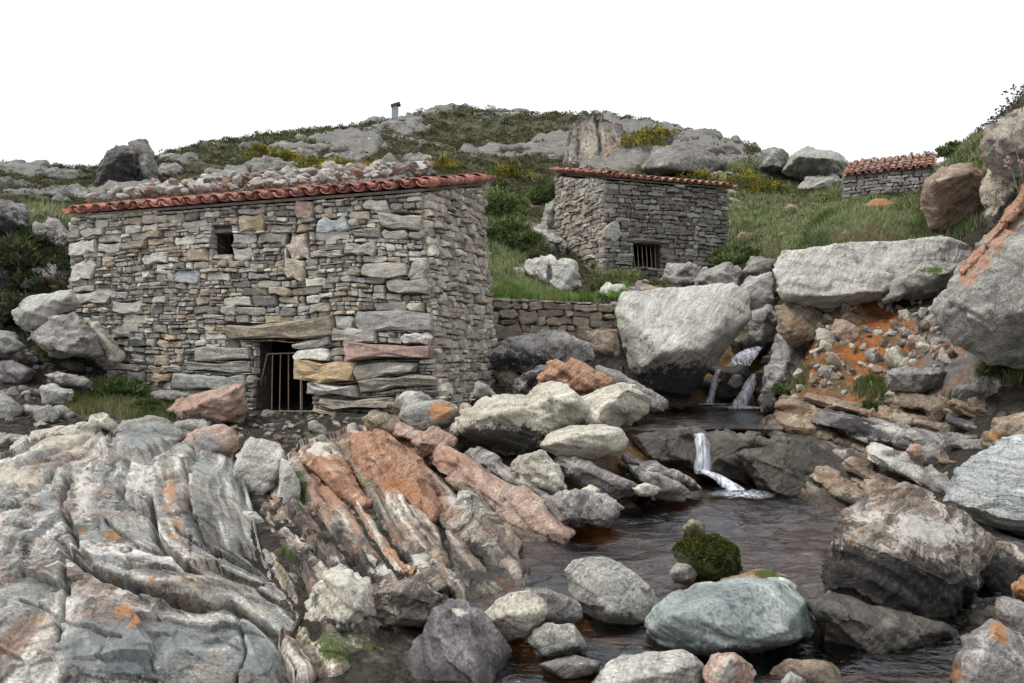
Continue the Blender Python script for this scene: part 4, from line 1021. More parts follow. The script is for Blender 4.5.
# ---- middle hut
c2r = P(728, 350, 21.3)[:2]; c2l = P(604, 350, 20.0)[:2]
z2 = 3.2
near2 = None
A2 = np.array([*c2l, 0.]); S2 = np.array([*c2r, 0.]) - A2; L2 = np.linalg.norm(S2); S2 /= L2
def uv2(px, py):
    d = np.array([(px - 512) / F, 1.0]); n = np.array([-S2[1], S2[0]]); k = (A2[:2] @ n) / (d @ n); p = d * k
    return float((p - A2[:2]) @ S2[:2]), float(CZ + (H0 - py) / F * k - z2)
a0, t1 = uv2(634, 244); a1, t0 = uv2(660, 268)
l0, m1 = uv2(628, 240); l1, m0 = uv2(668, 244)
mid, w2, w2r, g2 = stone_hut('stone_hut', 'dark grey stone hut in the middle with a barred opening low in its front', c2l, c2r, 3.0, z2, 5.86, .72, PALD,
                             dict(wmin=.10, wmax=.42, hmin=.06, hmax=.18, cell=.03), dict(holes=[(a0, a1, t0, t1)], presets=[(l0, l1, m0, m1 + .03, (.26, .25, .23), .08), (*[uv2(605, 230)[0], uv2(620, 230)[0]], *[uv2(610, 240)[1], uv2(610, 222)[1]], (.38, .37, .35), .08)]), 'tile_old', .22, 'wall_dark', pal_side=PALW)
n2, sl2 = roof(mid, g2, 'tile_old', .21, random.Random(6))
# its left end takes a paler palette than the front; red verge tiles run up the slope
for k in range(6):
    gr = MB()
    a = a0 + (a1 - a0) * (k + .5) / 6
    gr.tube([A2 + S2 * a + np.array([0, 0, z2 + t0 - .1]) - g2['N'] * .08, A2 + S2 * a + np.array([0, 0, z2 + t1 - .02]) - g2['N'] * .16], .011)
    gr.build('window_bar', M['iron'], mid)
vt, _, _ = tiles(g2['O'] + np.array([0, 0, .10]) - g2['S'] * .14, g2['S'], g2['Bk'], None, .42, g2['D'], g2['rise'], .21, rng=random.Random(9))
vt.build('verge_tiles', M['tile_red'], mid, tinted=True, smooth_shade=True)

# ---- far hut
c3l = P(843, 350, 31.)[:2]; c3r = P(931, 350, 29.5)[:2]
far_, w3, w3r, g3 = stone_hut('stone_hut', 'far small stone hut with a weathered tile roof half hidden on the right skyline', c3l, c3r, 2.4, 6.7, 8.30, .95, PALD,
                              dict(wmin=.14, wmax=.5, hmin=.08, hmax=.22, cell=.04), dict(), 'tile_old', .26, 'wall_dark')
roof(far_, g3, 'tile_old', .25, random.Random(8))

# ---- retaining wall between the huts
ra, rb = P(484, 350, 13.0), P(622, 350, 14.2)
rz = 1.55
RS = rb - ra; RS[2] = 0; RL = np.linalg.norm(RS); RS /= RL; RN = np.array([RS[1], -RS[0], 0])
rw = Wall(np.array([ra[0], ra[1], rz]), RS, RN, RL, lambda x: .92 - .02 * x, 33, [(.22, .185, .15), (.27, .235, .19), (.18, .155, .13), (.31, .27, .22), (.24, .20, .15)], .16, .75, .09, .26)
rm = MB(); rm.add(rw.mb.v, rw.mb.f); rm.t[:] = rw.mb.t
ib = MB(); rw.backing(ib, th=.5); rm.add(ib.v, ib.f, (.05, .042, .03))
setp(rm.build('retaining_wall', M['wall'], None, tinted=True), 'low brown dry stone retaining wall topped with grass between the two huts', 'wall', None, 'thing')


# ------------------------------------------------------------------ traced rocks
fold_outcrops()
R = rock
B_, S_, O_ = 'boulder', 'rock slab', 'rock outcrop'
# --- middle of the picture
R('boulder', 'giant angular pale grey boulder overhanging the dark upper pool', B_, 'pale',
  [(618, 312), (625, 294), (660, 296), (695, 289), (733, 284), (747, 294), (749, 318), (738, 334), (722, 340), (708, 366), (690, 392), (648, 388), (632, 366)], 13.6, 1.9,
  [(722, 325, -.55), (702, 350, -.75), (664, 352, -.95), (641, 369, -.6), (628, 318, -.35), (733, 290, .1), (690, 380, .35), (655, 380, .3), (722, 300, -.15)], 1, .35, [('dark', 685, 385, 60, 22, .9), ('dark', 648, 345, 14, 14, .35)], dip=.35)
R('boulder', 'knobbly cream boulder with a black lichen foot lying across the middle', B_, 'tan',
  [([(453, 440), (460, 418), (478, 402), (520, 397), (560, 402), (580, 425), (545, 450), (490, 452)], 8.6, 1.0, None), ([(515, 408), (540, 385), (562, 383), (580, 398), (602, 420), (560, 438), (520, 432)], 8.65, .9, None), ([(572, 400), (598, 391), (622, 386), (634, 382), (652, 398), (645, 412), (620, 426), (585, 428)], 8.7, .8, None)], rnd=3, rough=.9,
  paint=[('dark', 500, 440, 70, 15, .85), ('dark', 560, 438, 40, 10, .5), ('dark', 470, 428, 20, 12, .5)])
R('boulder', 'smooth pale oval boulder resting in front of the knobbly cream boulder', B_, 'tan',
  [(541, 446), (549, 433), (570, 426), (600, 425), (620, 428), (627, 440), (620, 452), (592, 458), (558, 456)], 8.1, .6, None, 6, .45)
R('boulder', 'orange tan angular block split in thin leaves above the knobbly cream boulder', B_, 'rust',
  [([(536, 392), (541, 374), (552, 360), (575, 362), (585, 392)], 9.9, .6, None), ([(555, 362), (585, 364), (612, 380), (618, 394), (570, 394)], 9.8, .5, None)], rnd=1, rough=1.1)
R('boulder', 'grey angular rock with a vivid orange lichen patch below the near hut corner', B_, 'grey',
  [(398, 416), (410, 402), (440, 400), (457, 408), (450, 426), (425, 433), (405, 429)], 8.8, .45, None, 2, .8, [('orange', 441, 411, 13, 8, 1)])
R('boulder', 'round grey stone with a white lichen cap below the lowest slabs of the near hut', B_, 'grey',
  [(393, 402), (405, 391), (424, 392), (434, 403), (428, 417), (405, 417)], 9.1, .3, None, 4, .6, [('pale', 410, 397, 9, 7, .9)])
R('flat_rock', 'dark grey leaning slab under the brown retaining wall', S_, 'slate',
  [(488, 356), (510, 340), (560, 331), (592, 345), (594, 360), (560, 369), (505, 374)], 12.2, 1.1, None, 2, 1, [('dark', 520, 362, 50, 12, .7), ('dark', 570, 350, 16, 12, .5)])
R('boulder', 'squarish tan block at the right foot of the retaining wall', B_, 'brown', [(586, 332), (617, 329), (619, 356), (588, 358)], 12.6, .5)
R('boulder', 'reddish oval rock set beside the doorway of the near hut on its left', B_, 'pink',
  [(170, 411), (178, 398), (213, 394), (240, 385), (246, 408), (238, 426), (186, 429)], 10.1, .9, None, 3, .8, [('orange', 200, 406, 20, 6, .35)], dip=.15)
R('boulder', 'small pointed grey stone behind the left end of the knobbly cream boulder', B_, 'grey', [(470, 398), (477, 381), (486, 384), (500, 399)], 9.6, .3)
R('flat_rock', 'dark wedge of rock in the hollow below the retaining wall', S_, 'slate', [(508, 382), (540, 366), (560, 368), (552, 390), (515, 395)], 11, .6, paint=[('dark', 530, 380, 30, 16, .6)])
R('flat_rock', 'grey slab dipping to the upper pool on the left of the giant boulder', S_, 'slate', [(598, 368), (618, 374), (668, 402), (664, 412), (628, 408), (600, 388)], 11.2, .7)
# --- red and banded slabs below the near hut
R('flat_rock', 'small flat pink block between the two red slabs and the hut', S_, 'pink', [(411, 441), (436, 425), (457, 440), (449, 450), (421, 457)], 8.2, .35)
R('flat_rock', 'flat brown slab directly below the stacked slabs of the hut corner', S_, 'brown', [(364, 418), (376, 411), (428, 429), (420, 442), (370, 430)], 8.9, .5)
R('flat_rock', 'pale grey upright slab standing in the gully below the hut gate', S_, 'pale', [(250, 437), (280, 445), (283, 450), (281, 472), (263, 505), (244, 512), (231, 490), (234, 462)], 7.7, .5, [(244, 500, -.1), (262, 498, -.16), (279, 468, -.14), (252, 440, -.05), (238, 465, -.16)], 2, .6, dip=.2)
R('boulder', 'whitish squared stone in the gully beneath the pale upright slab', B_, 'pale', [(229, 518), (240, 512), (255, 513), (264, 522), (263, 546), (246, 551), (230, 544)], 6.7, .35, None, 3, .5)
R('flat_rock', 'thin lilac white blade of rock standing right of the pale upright slab', S_, 'pale', [(283, 461), (292, 463), (299, 490), (298, 526), (280, 532), (279, 500)], 7.3, .3, dip=1.3)
R('knob', 'whitish rounded knob of rough rock at the lower end of the ribs', O_, 'tan', [(318, 592), (326, 576), (336, 568), (352, 572), (364, 594), (376, 616), (360, 640), (330, 652), (306, 632)], 4.45, .7, None, 3, 1.4, [('dark', 335, 640, 34, 18, .85), ('pale', 345, 580, 18, 14, .6), ('dark', 315, 600, 6, 12, .5)])
R('outcrop', 'rough brown and black rock between the white knob and the purple boulder', O_, 'band', [(352, 596), (385, 582), (420, 578), (446, 598), (436, 622), (400, 648), (366, 652)], 4.7, .7, None, 2, 1.4, [('dark', 380, 640, 40, 18, .6), ('moss', 380, 648, 30, 12, .8)])
R('boulder', 'large dark purple grey boulder at the bottom edge left of the white cobble', B_, 'purple', [(452, 604), (464, 606), (486, 622), (510, 650), (524, 700), (520, 720), (380, 720), (410, 650), (440, 616)], 4.15, .8, [(470, 612, -.1), (478, 690, -.35), (405, 690, -.25), (445, 625, -.15)], 2, .9, [('pale', 461, 612, 8, 4, .6)])
R('flat_rock', 'green mossy rock shelf at the water edge under the white knob', S_, 'wet', [(290, 660), (330, 640), (390, 640), (420, 660), (410, 700), (300, 710)], 4.4, .6, paint=[('moss', 350, 665, 70, 30, 1)])
for lab, m, p0, p1, th, y0, y1, pt in (
        ('orange brown slab with a whitish top edge left of the big red block', 'rust', (314, 454), (366, 508), 27, 8.0, 7.0, [('pale', 326, 448, 20, 7, 1)]),
        ('thin brown slab between the orange brown slab and the big red block', 'brown', (346, 444), (384, 502), 17, 8.2, 7.2, ()),
        ('large rust red block with a pinkish flat top below the near hut doorway', 'rust', (372, 446), (430, 522), 52, 7.9, 7.0, [('orange', 405, 490, 20, 22, .6), ('rust', 405, 490, 40, 30, .6)]),
        ('long slab turning from pink at its top to grey towards the pool', 'pink', (440, 458), (562, 534), 34, 7.9, 6.8, [('rust', 450, 460, 24, 12, .8), ('dark', 550, 540, 24, 6, .5)]),
        ('banded black and white rock rising from the pool below the two red slabs', 'band', (458, 500), (512, 586), 52, 6.9, 5.9, [('pale', 458, 500, 16, 9, 1.1), ('dark', 470, 552, 22, 14, .8), ('dark', 500, 592, 40, 9, .9), ('rust', 450, 510, 14, 20, .5)]),
        ('white crested black rib, upper one of the ribs below the orange brown slab', 'band', (316, 504), (388, 584), 17, 7.0, 5.15, [('dark', 340, 550, 14, 20, .8), ('pale', 372, 560, 14, 8, .8)]),
        ('rust tinged rib running down from under the big red block', 'rust', (346, 510), (412, 576), 15, 7.0, 5.2, [('dark', 400, 580, 20, 8, .8)]),
        ('pale crested rib nearest to the pool between red block and white knob', 'band', (374, 512), (440, 588), 17, 6.9, 5.1, [('dark', 400, 562, 14, 14, .8), ('pale', 420, 560, 16, 8, .8)]),
        ('short black rib beside the curved edge of the whaleback', 'band', (292, 516), (346, 582), 16, 6.8, 5.2, [('dark', 310, 556, 14, 18, .9), ('pale', 318, 538, 10, 6, .8)]),
        ('dark middle rib between two white crested ribs', 'purple', (330, 522), (372, 584), 11, 6.5, 5.1, ()),
        ('grey rib beside the right edge of the whaleback, ending at the gully', 'grey', (256, 548), (306, 604), 15, 6.0, 4.9, [('dark', 285, 590, 14, 8, .6)]),
        ('low dark rib at the mossy gully floor', 'band', (268, 534), (316, 588), 15, 6.4, 5.1, [('dark', 285, 568, 14, 14, .9), ('moss', 280, 552, 10, 8, .6)]),
        ('brown rib end under the banded rock at the pool', 'brown', (420, 528), (452, 594), 15, 6.5, 5.2, [('dark', 440, 590, 14, 10, .8)]),
        ('narrow brown slab in the crack between the pink slab and the banded rock', 'brown', (462, 486), (520, 548), 13, 7.4, 6.4, ()),
        ('grey brown slab along the upper side of the long pink slab', 'slate', (468, 450), (560, 506), 15, 8.3, 7.3, [('pale', 520, 478, 20, 6, .6)]),
        ('flat pinkish slab just under the round lichen capped stone', 'pink', (392, 424), (446, 446), 18, 8.9, 8.2, ())):
    slab(lab, m, p0, p1, th, y0, y1, pt, wide=1.2 if th > 40 else 1.6)
R('flat_rock', 'rounded dark grey rock like an eye at the top of the whaleback', S_, 'grey', [(110, 440), (118, 425), (140, 417), (166, 420), (184, 434), (170, 449), (134, 453)], 8.35, .8, None, 4, .7, [('blue', 142, 436, 26, 12, .9), ('pale', 112, 440, 6, 14, .5)])
R('flat_rock', 'pinkish grey rounded rock at the top right of the whaleback beside the upright slab', S_, 'pink', [(180, 442), (194, 431), (222, 427), (238, 438), (236, 462), (218, 470), (192, 462)], 8.3, .9, None, 3, .9, [('blue', 205, 450, 30, 20, .7)])
R('flat_rock', 'long cream rock rim along the upper left edge of the whaleback', S_, 'tan', [(-10, 462), (20, 441), (58, 428), (100, 419), (112, 426), (96, 440), (50, 452), (10, 470)], 7.9, .6, None, 2, 1.1, [('rust', 60, 440, 30, 8, .4)])
R('flat_rock', 'small grey rock between the dark eye rock and the reddish rock at the hut', S_, 'grey', [(168, 428), (180, 420), (204, 420), (214, 430), (196, 436), (174, 436)], 8.9, .5, None, 2, 1)
# --- stones in the pool
R('cobble', 'bright white grey cobble perched on the right of the purple boulder', 'cobble', 'tan', [(481, 616), (500, 598), (528, 590), (543, 600), (547, 614), (531, 636), (506, 641), (487, 630)], 4.3, .3, [(487, 622, -.06), (541, 612, -.1), (528, 630, -.1), (510, 614, -.15)], 3, .5)
R('cobble', 'dark grey flattish stone half behind the bright white cobble', 'cobble', 'slate', [(526, 590), (545, 588), (578, 604), (582, 618), (560, 627), (540, 622)], 4.65, .35)
R('cobble', 'olive grey rounded cobble below the bright white cobble', 'cobble', 'grey', [(527, 638), (545, 625), (572, 626), (588, 645), (584, 657), (540, 658)], 4.2, .35, None, 4, .6, [('moss', 570, 650, 20, 10, .4)])
R('boulder', 'grey tilted boulder with a sharp pale edge standing in the pool', B_, 'grey', [(566, 571), (576, 562), (600, 558), (626, 568), (652, 592), (661, 607), (655, 626), (636, 638), (600, 632), (582, 614)], 4.85, .6, [(584, 578, -.1), (613, 612, -.28), (648, 622, -.18), (600, 570, -.05), (640, 594, -.05)], 2, .6, [('pale', 600, 590, 8, 26, .35), ('dark', 632, 614, 14, 6, .5)])
R('boulder', 'broad blue green rounded boulder in the lower pool', B_, 'teal', [(649, 632), (658, 612), (678, 596), (705, 587), (745, 580), (785, 583), (805, 600), (813, 625), (803, 642), (780, 655), (748, 663), (700, 661), (662, 652)], 4.45, .95, None, 7, .5, [('dark', 720, 655, 60, 9, .6), ('moss', 790, 586, 18, 6, .5)])
R('flat_rock', 'flat tan rock with moss and an ochre end behind the blue green boulder', S_, 'brown', [(686, 600), (705, 588), (730, 578), (760, 570), (784, 576), (794, 588), (760, 604), (710, 606)], 5.0, .5, None, 4, .5, [('orange', 700, 592, 14, 5, .6), ('moss', 765, 574, 14, 5, .9), ('moss', 778, 580, 12, 5, .9), ('moss', 715, 582, 10, 4, .8)])
R('boulder', 'speckled grey boulder cut by the bottom edge in front of the blue green boulder', B_, 'pale', [(590, 690), (604, 672), (625, 658), (655, 652), (684, 652), (700, 664), (704, 720), (588, 720)], 3.8, .5, None, 4, .6)
R('cobble', 'pinkish white cobble at the bottom edge beside the speckled grey boulder', 'cobble', 'pink', [(705, 668), (714, 655), (734, 652), (752, 666), (758, 715), (702, 715)], 3.72, .3, None, 3, .6, [('pale', 730, 670, 20, 20, .5)])
R('cobble', 'small pale grey cobble at the bottom edge right of the pinkish cobble', 'cobble', 'pale', [(780, 682), (790, 671), (806, 680), (808, 700), (780, 704)], 3.8, .2, None, 3, .5)
R('flat_rock', 'brown half sunk slab in shallow water under the blue green boulder', S_, 'brown', [(760, 680), (790, 660), (830, 664), (850, 690), (830, 710), (770, 712)], 3.95, .4, None, 4, .6, [('dark', 800, 690, 40, 14, .4)])
R('cobble', 'flat dark stone between the purple boulder and the speckled grey boulder', 'cobble', 'slate', [(540, 664), (575, 655), (600, 662), (598, 676), (560, 680)], 4.0, .3, None, 4, .5)
R('boulder', 'bright green moss covered rock in the middle of the lower pool', B_, 'wet', [(675, 552), (690, 541), (714, 537), (734, 552), (739, 572), (716, 582), (686, 578)], 5.5, .45, None, 4, .9, [('moss', 707, 558, 60, 40, 1)])
R('cobble', 'small grey stone touching the green mossy rock', 'cobble', 'grey', [(669, 572), (677, 563), (690, 564), (698, 574), (692, 584), (674, 583)], 5.35, .2, None, 4, .5)
R('cobble', 'olive submerged stone in the pool upstream of the green mossy rock', 'cobble', 'brown', [(682, 527), (692, 519), (704, 524), (706, 536), (688, 538)], 6.9, .3, None, 4, .6, [('moss', 694, 528, 14, 10, .6)])
# --- rocks at the head of the pool
R('flat_rock', 'lilac grey slab dipping into the pool under the smooth oval boulder', S_, 'slate', [(554, 457), (576, 456), (608, 470), (636, 484), (648, 492), (612, 499), (574, 482)], 8.0, .5, None, 1, .9, dip=.6)
R('flat_rock', 'lumpy cream rock beside the lilac grey slab at the pool edge', S_, 'tan', [(512, 464), (526, 455), (542, 450), (560, 470), (568, 488), (545, 502), (522, 487)], 7.7, .4, None, 1, 1.4)
R('flat_rock', 'grey shelf of rock just above the water below the lumpy cream rock', S_, 'slate', [(548, 500), (575, 490), (605, 494), (624, 508), (612, 526), (560, 522)], 7.0, .5, None, 2, 1.1, [('dark', 580, 522, 40, 6, .5)])
R('flat_rock', 'grey tongue of rock pointing at the lower waterfall', S_, 'slate', [([(622, 456), (650, 461), (686, 478), (702, 490), (680, 484), (640, 470)], 8.6, .5, None), ([(626, 464), (660, 474), (690, 492), (684, 502), (660, 494), (636, 476)], 8.2, .5, None)], rnd=1, rough=1.0, dip=.6)
R('cobble', 'flat cream stone lying at the pool edge below the smooth oval boulder', 'cobble', 'tan', [(632, 488), (646, 483), (661, 489), (658, 495), (640, 496)], 7.7, .2)
R('cobble', 'little tan lump lying on the lilac grey slab', 'cobble', 'tan', [(578, 492), (592, 484), (600, 490), (597, 497), (584, 498)], 7.3, .2)
R('ledge', 'black wet rock sill holding back the upper pool', O_, 'wet', [([(632, 434), (660, 431), (700, 431), (702, 470), (650, 468), (634, 450)], 10.0, .9, None), ([(690, 434), (760, 432), (775, 470), (752, 492), (712, 474), (690, 468)], 9.9, .9, None)], rnd=2, rough=.9)
R('ledge', 'dark greenish rounded rock shelf right of the lower waterfall', O_, 'wet', [([(738, 452), (770, 452), (810, 478), (850, 512), (800, 513), (762, 496)], 9.1, 1.0, None), ([(760, 440), (810, 440), (858, 470), (878, 500), (845, 516), (790, 490)], 9.3, 1.0, None)], rnd=3, rough=.8, paint=[('moss', 800, 500, 40, 12, .3), ('moss', 850, 490, 20, 20, .3)])
R('boulder', 'dark wet rock between the two upper waterfalls', B_, 'wet', [(716, 398), (724, 372), (742, 366), (752, 378), (742, 402)], 14.6, .8)
R('boulder', 'dark wet rock wall right of the upper waterfall', B_, 'wet', [(752, 395), (758, 374), (770, 352), (785, 350), (796, 380), (782, 406), (760, 410)], 14.0, 1.0, None, 2, 1.3)
R('boulder', 'small round grey stone on the wet rock between the upper waterfalls', B_, 'grey', [(727, 384), (733, 374), (741, 375), (744, 384), (736, 389)], 14.0, .2, None, 3, .5)
for i, (poly, y, m, lab) in enumerate((([(738, 292), (748, 278), (772, 272), (778, 300), (764, 318), (744, 312)], 16.0, 'grey', 'grey blocky rock immediately right of the giant boulder top'), ([(744, 316), (768, 306), (786, 322), (780, 345), (754, 344)], 15.5, 'slate', 'dark layered rock right of the giant boulder above the falls'),
                                 ([(776, 335), (795, 330), (812, 350), (806, 372), (784, 366)], 13.2, 'slate', 'grey rock stepping down beside the falls under the brown block'), ([(728, 338), (748, 334), (770, 342), (768, 356), (736, 356)], 15.6, 'wet', 'wet rock at the head of the upper waterfalls'),
                                 ([(690, 292), (700, 270), (728, 262), (742, 272), (738, 296)], 18.5, 'grey', 'pale grey rock peeping over the giant boulder'), ([(742, 272), (752, 256), (776, 262), (780, 280), (760, 290)], 18.0, 'hill', 'greyish rock at the grass edge upstream of the giant boulder'))):
    R('boulder', lab, B_, m, poly, y, .9)
R('boulder', 'dark layered rock face between the upper waterfall and the brown bank ledge', B_, 'slate', [(762, 412), (766, 372), (776, 348), (800, 338), (815, 372), (812, 404), (790, 418)], 12.6, 1.4, None, 1, 1.2, [('dark', 780, 400, 30, 30, .7)])
R('boulder', 'dark wet rock under the giant boulder at the head of the upper pool', B_, 'wet', [(640, 402), (655, 378), (700, 376), (722, 388), (716, 408), (670, 410)], 15.2, 1.2)
# --- right bank
for lab, m, p0, p1, th, y0, y1, pt in (
        ('long brown layered ledge beside the upper pool under the orange earth', 'brown', (774, 400), (866, 434), 20, 11.0, 10.0, ()),
        ('second brown ledge under the long brown ledge beside the upper pool', 'brown', (780, 416), (874, 456), 15, 10.8, 9.5, [('dark', 830, 446, 40, 8, .6)]),
        ('dark lowest ledge dipping into the pool from the upper pool rim', 'wet', (772, 432), (884, 484), 17, 10.3, 8.9, ()),
        ('dark purple lichen covered ledge in the middle of the right bank', 'purple', (820, 418), (908, 442), 22, 10.1, 9.3, [('dark', 855, 426, 24, 12, .9), ('pale', 855, 440, 30, 5, .8)]),
        ('pale cream grey slab lying along the right bank ledges', 'pale', (870, 452), (950, 490), 26, 9.0, 8.2, [('pale', 880, 450, 20, 10, .7)]),
        ('brown ledge just below the pale cream slab', 'brown', (846, 464), (926, 508), 18, 9.1, 8.0, [('dark', 880, 500, 40, 6, .7)]),
        ('black ledge at the pool rim below the brown ledges', 'wet', (836, 482), (900, 516), 16, 8.9, 8.0, ()),
        ('grey ledge running behind the massive square block', 'slate', (900, 488), (990, 532), 17, 7.9, 6.7, [('pale', 950, 505, 30, 5, .6)]),
        ('grey ledge above the pale cream slab', 'slate', (900, 434), (988, 456), 16, 9.3, 8.5, ()),
        ('thin brown ledge under the orange earth on the right bank', 'brown', (880, 414), (962, 432), 14, 9.9, 9.0, ()),
        ('brown ledge between the pale cream slab and the pale blue block', 'brown', (938, 458), (990, 484), 15, 8.4, 7.5, ()),
        ('brown ledge at the right edge under the huge leaning boulder', 'brown', (952, 404), (1050, 424), 16, 8.9, 8.0, ()),
        ('dark narrow ledge above the ochre stained block', 'purple', (950, 420), (1010, 438), 11, 8.7, 8.1, ()),
        ('pale topped ledge behind the pale cream slab on the right bank', 'slate', (858, 424), (940, 446), 18, 9.8, 8.9, [('pale', 900, 428, 30, 5, .6)]),
        ('olive brown ledge sloping into the pool beside the dark shelf', 'brown', (812, 470), (872, 512), 22, 9.0, 8.0, [('dark', 850, 505, 40, 12, .8), ('moss', 850, 490, 14, 10, .4)]),
        ('broad brown ledge face above the massive square block', 'brown', (868, 488), (962, 520), 24, 8.3, 7.2, [('dark', 880, 500, 30, 8, .5)]),
        ('grey block ledge filling the corner left of the pale blue block', 'grey', (928, 476), (984, 506), 22, 7.9, 6.9, ()),
        ('dark broken ledge under the orange earth at its left foot', 'brown', (806, 396), (880, 416), 14, 10.9, 10.0, [('dark', 850, 414, 20, 5, .5)]),
        ('reddish brown ledge under the blue flat stone in the earth', 'brown', (900, 398), (966, 414), 15, 9.9, 9.0, ()),
        ('grey ledge between the ochre stained block and the brown ledges', 'slate', (948, 438), (1000, 452), 15, 8.4, 7.7, ()),
        ('dark grey ledge emerging from under the pale blue block', 'slate', (975, 532), (1060, 566), 18, 6.5, 5.6, [('dark', 1000, 548, 30, 10, .8)])):
    slab(lab, m, p0, p1, th, y0, y1, pt, name='ledge', rough=1.0, wide=2.0)
R('boulder', 'massive square block with black front and pale top right of the lower pool', B_, 'band', [(828, 584), (836, 552), (843, 520), (856, 506), (884, 504), (912, 494), (950, 512), (988, 540), (974, 590), (954, 640), (900, 634), (834, 610)], 5.25, 1.3,
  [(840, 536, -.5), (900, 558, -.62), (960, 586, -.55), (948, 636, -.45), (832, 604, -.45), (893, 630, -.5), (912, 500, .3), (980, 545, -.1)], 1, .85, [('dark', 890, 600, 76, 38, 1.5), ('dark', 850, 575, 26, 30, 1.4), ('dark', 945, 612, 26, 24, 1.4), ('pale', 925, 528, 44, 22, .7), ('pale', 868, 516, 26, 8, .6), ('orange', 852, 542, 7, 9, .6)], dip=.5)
R('ledge', 'black wet rock shelf beneath the massive square block', O_, 'wet', [(814, 604), (832, 594), (900, 612), (954, 630), (950, 664), (884, 674), (826, 658)], 4.5, .7, None, 1, .9)
for lab, poly, y, m in (('small white faced block on top of the right bank ledges', [(884, 430), (900, 419), (922, 428), (918, 444), (890, 444)], 9.5, 'slate'), ('pinkish knob sitting on the upper edge of the pale slab', [(905, 450), (915, 443), (928, 448), (932, 464), (918, 462)], 8.7, 'pink'),
                        ('grey blue flat stone in the orange earth below the rubble', [(886, 372), (905, 365), (945, 370), (950, 386), (915, 394), (890, 390)], 9.9, 'slate'), ('pale layered stone with greenery at the right edge', [(960, 388), (985, 376), (1015, 380), (1020, 396), (975, 402)], 8.7, 'slate'), ('grey rock half buried in the ochre earth beside the ledges', [(925, 408), (942, 396), (958, 404), (960, 424), (935, 428)], 9.3, 'brown')):
    R('boulder', lab, B_, m, poly, y, None, None, 1, 1.1)
R('boulder', 'dark rock with a pale rim at the right edge behind the massive square block', B_, 'band', [(961, 592), (972, 562), (998, 540), (1045, 548), (1050, 612), (1002, 606)], 5.5, .8, None, 1, 1, [('dark', 1005, 580, 40, 30, .9), ('pale', 975, 560, 6, 20, .6)])
R('boulder', 'black cracked rock low at the right edge above the striped slab', B_, 'wet', [(945, 640), (960, 600), (1000, 602), (1050, 620), (1040, 660), (960, 680)], 5.0, .8)
R('flat_rock', 'striped grey slab with orange lichen in the lower right corner', S_, 'slate', [(944, 684), (958, 652), (994, 622), (1050, 655), (1080, 730), (940, 730)], 4.05, .7, [(962, 660, -.2), (996, 628, -.25), (1040, 700, -.4), (955, 710, -.3)], 1, .9, [('orange', 998, 634, 10, 12, .8), ('orange', 955, 674, 9, 12, .9), ('pale', 1000, 665, 40, 26, .35)], dip=.6)
R('flat_rock', 'narrow grey slab with an orange tip above the striped slab', S_, 'slate', [(994, 606), (1004, 596), (1055, 618), (1060, 660), (1020, 646), (1000, 628)], 4.4, .5, None, 1, .8, [('orange', 998, 612, 8, 14, .5)], dip=.6)
R('boulder', 'small orange brown stone at the right edge beside the dark rimmed rock', B_, 'rust', [(1012, 586), (1024, 574), (1050, 580), (1050, 606), (1016, 600)], 4.9, .3, None, 2, 1, [('orange', 1022, 590, 12, 8, .7)])
R('boulder', 'large pale blue grey block with flat sloping top at the right edge', B_, 'bluegrey', [(944, 502), (954, 478), (990, 446), (1060, 432), (1100, 470), (1090, 528), (1032, 538), (985, 526)], 6.4, 1.3, [(950, 500, -.3), (1000, 520, -.5), (1060, 525, -.6), (990, 455, -.1), (1060, 460, -.4)], 2, .7, dip=.15)
R('boulder', 'ochre stained block above the large pale blue grey block', B_, 'brown', [(984, 444), (996, 420), (1024, 414), (1080, 412), (1080, 448), (1000, 456)], 6.9, .8, None, 1, .9, [('orange', 995, 436, 12, 6, .7), ('orange', 1020, 430, 20, 8, .3)])
R('boulder', 'huge grey leaning boulder at the right edge above the orange earth', B_, 'grey', [(938, 308), (948, 290), (962, 278), (988, 245), (1030, 196), (1120, 170), (1130, 370), (1030, 366), (990, 358), (958, 342)], 8.3, 2.6,
  [(945, 310, -.2), (1000, 262, -.5), (1060, 240, -1.0), (1060, 350, -.6), (980, 345, -.2), (1024, 310, -.9)], 1, .9, [('rust', 968, 274, 9, 12, 1.1), ('rust', 982, 258, 9, 12, 1.1), ('rust', 996, 241, 9, 12, 1.1), ('rust', 1010, 224, 9, 12, 1.1), ('rust', 1024, 206, 9, 12, 1.1)], dip=.9)
for lab, p0, p1, th, y in (('lower rust red slab on the upper edge of the huge leaning boulder', (962, 276), (990, 241), 10, 8.25), ('middle rust red slab on the upper edge of the huge leaning boulder', (986, 247), (1012, 214), 12, 8.2), ('top rust red slab on the upper edge of the huge leaning boulder', (1006, 222), (1036, 180), 13, 8.15)):
    slab(lab, 'rust', p0, p1, th, y, y - .05, [('rust', 1000, 225, 50, 60, .9)], wide=4.5, rough=1.3)
R('boulder', 'long flat topped grey block overhanging the orange earth of the right bank', B_, 'pale', [(776, 268), (786, 251), (815, 248), (850, 247), (900, 240), (945, 238), (968, 250), (962, 268), (935, 286), (886, 300), (832, 307), (788, 301)], 12.3, 2.0,
  [(784, 296, -.3), (830, 296, -.55), (880, 292, -.5), (890, 262, -.1), (790, 256, -.05), (940, 262, -.1), (830, 305, .4)], 2, .75, [('orange', 800, 254, 6, 5, .6), ('moss', 932, 268, 12, 10, .5)], dip=.2)
R('boulder', 'brown wedge of rock propping the flat topped overhanging block', B_, 'brown', [(776, 306), (800, 300), (826, 316), (822, 342), (792, 347), (780, 330)], 12.4, .9, None, 2, .8)
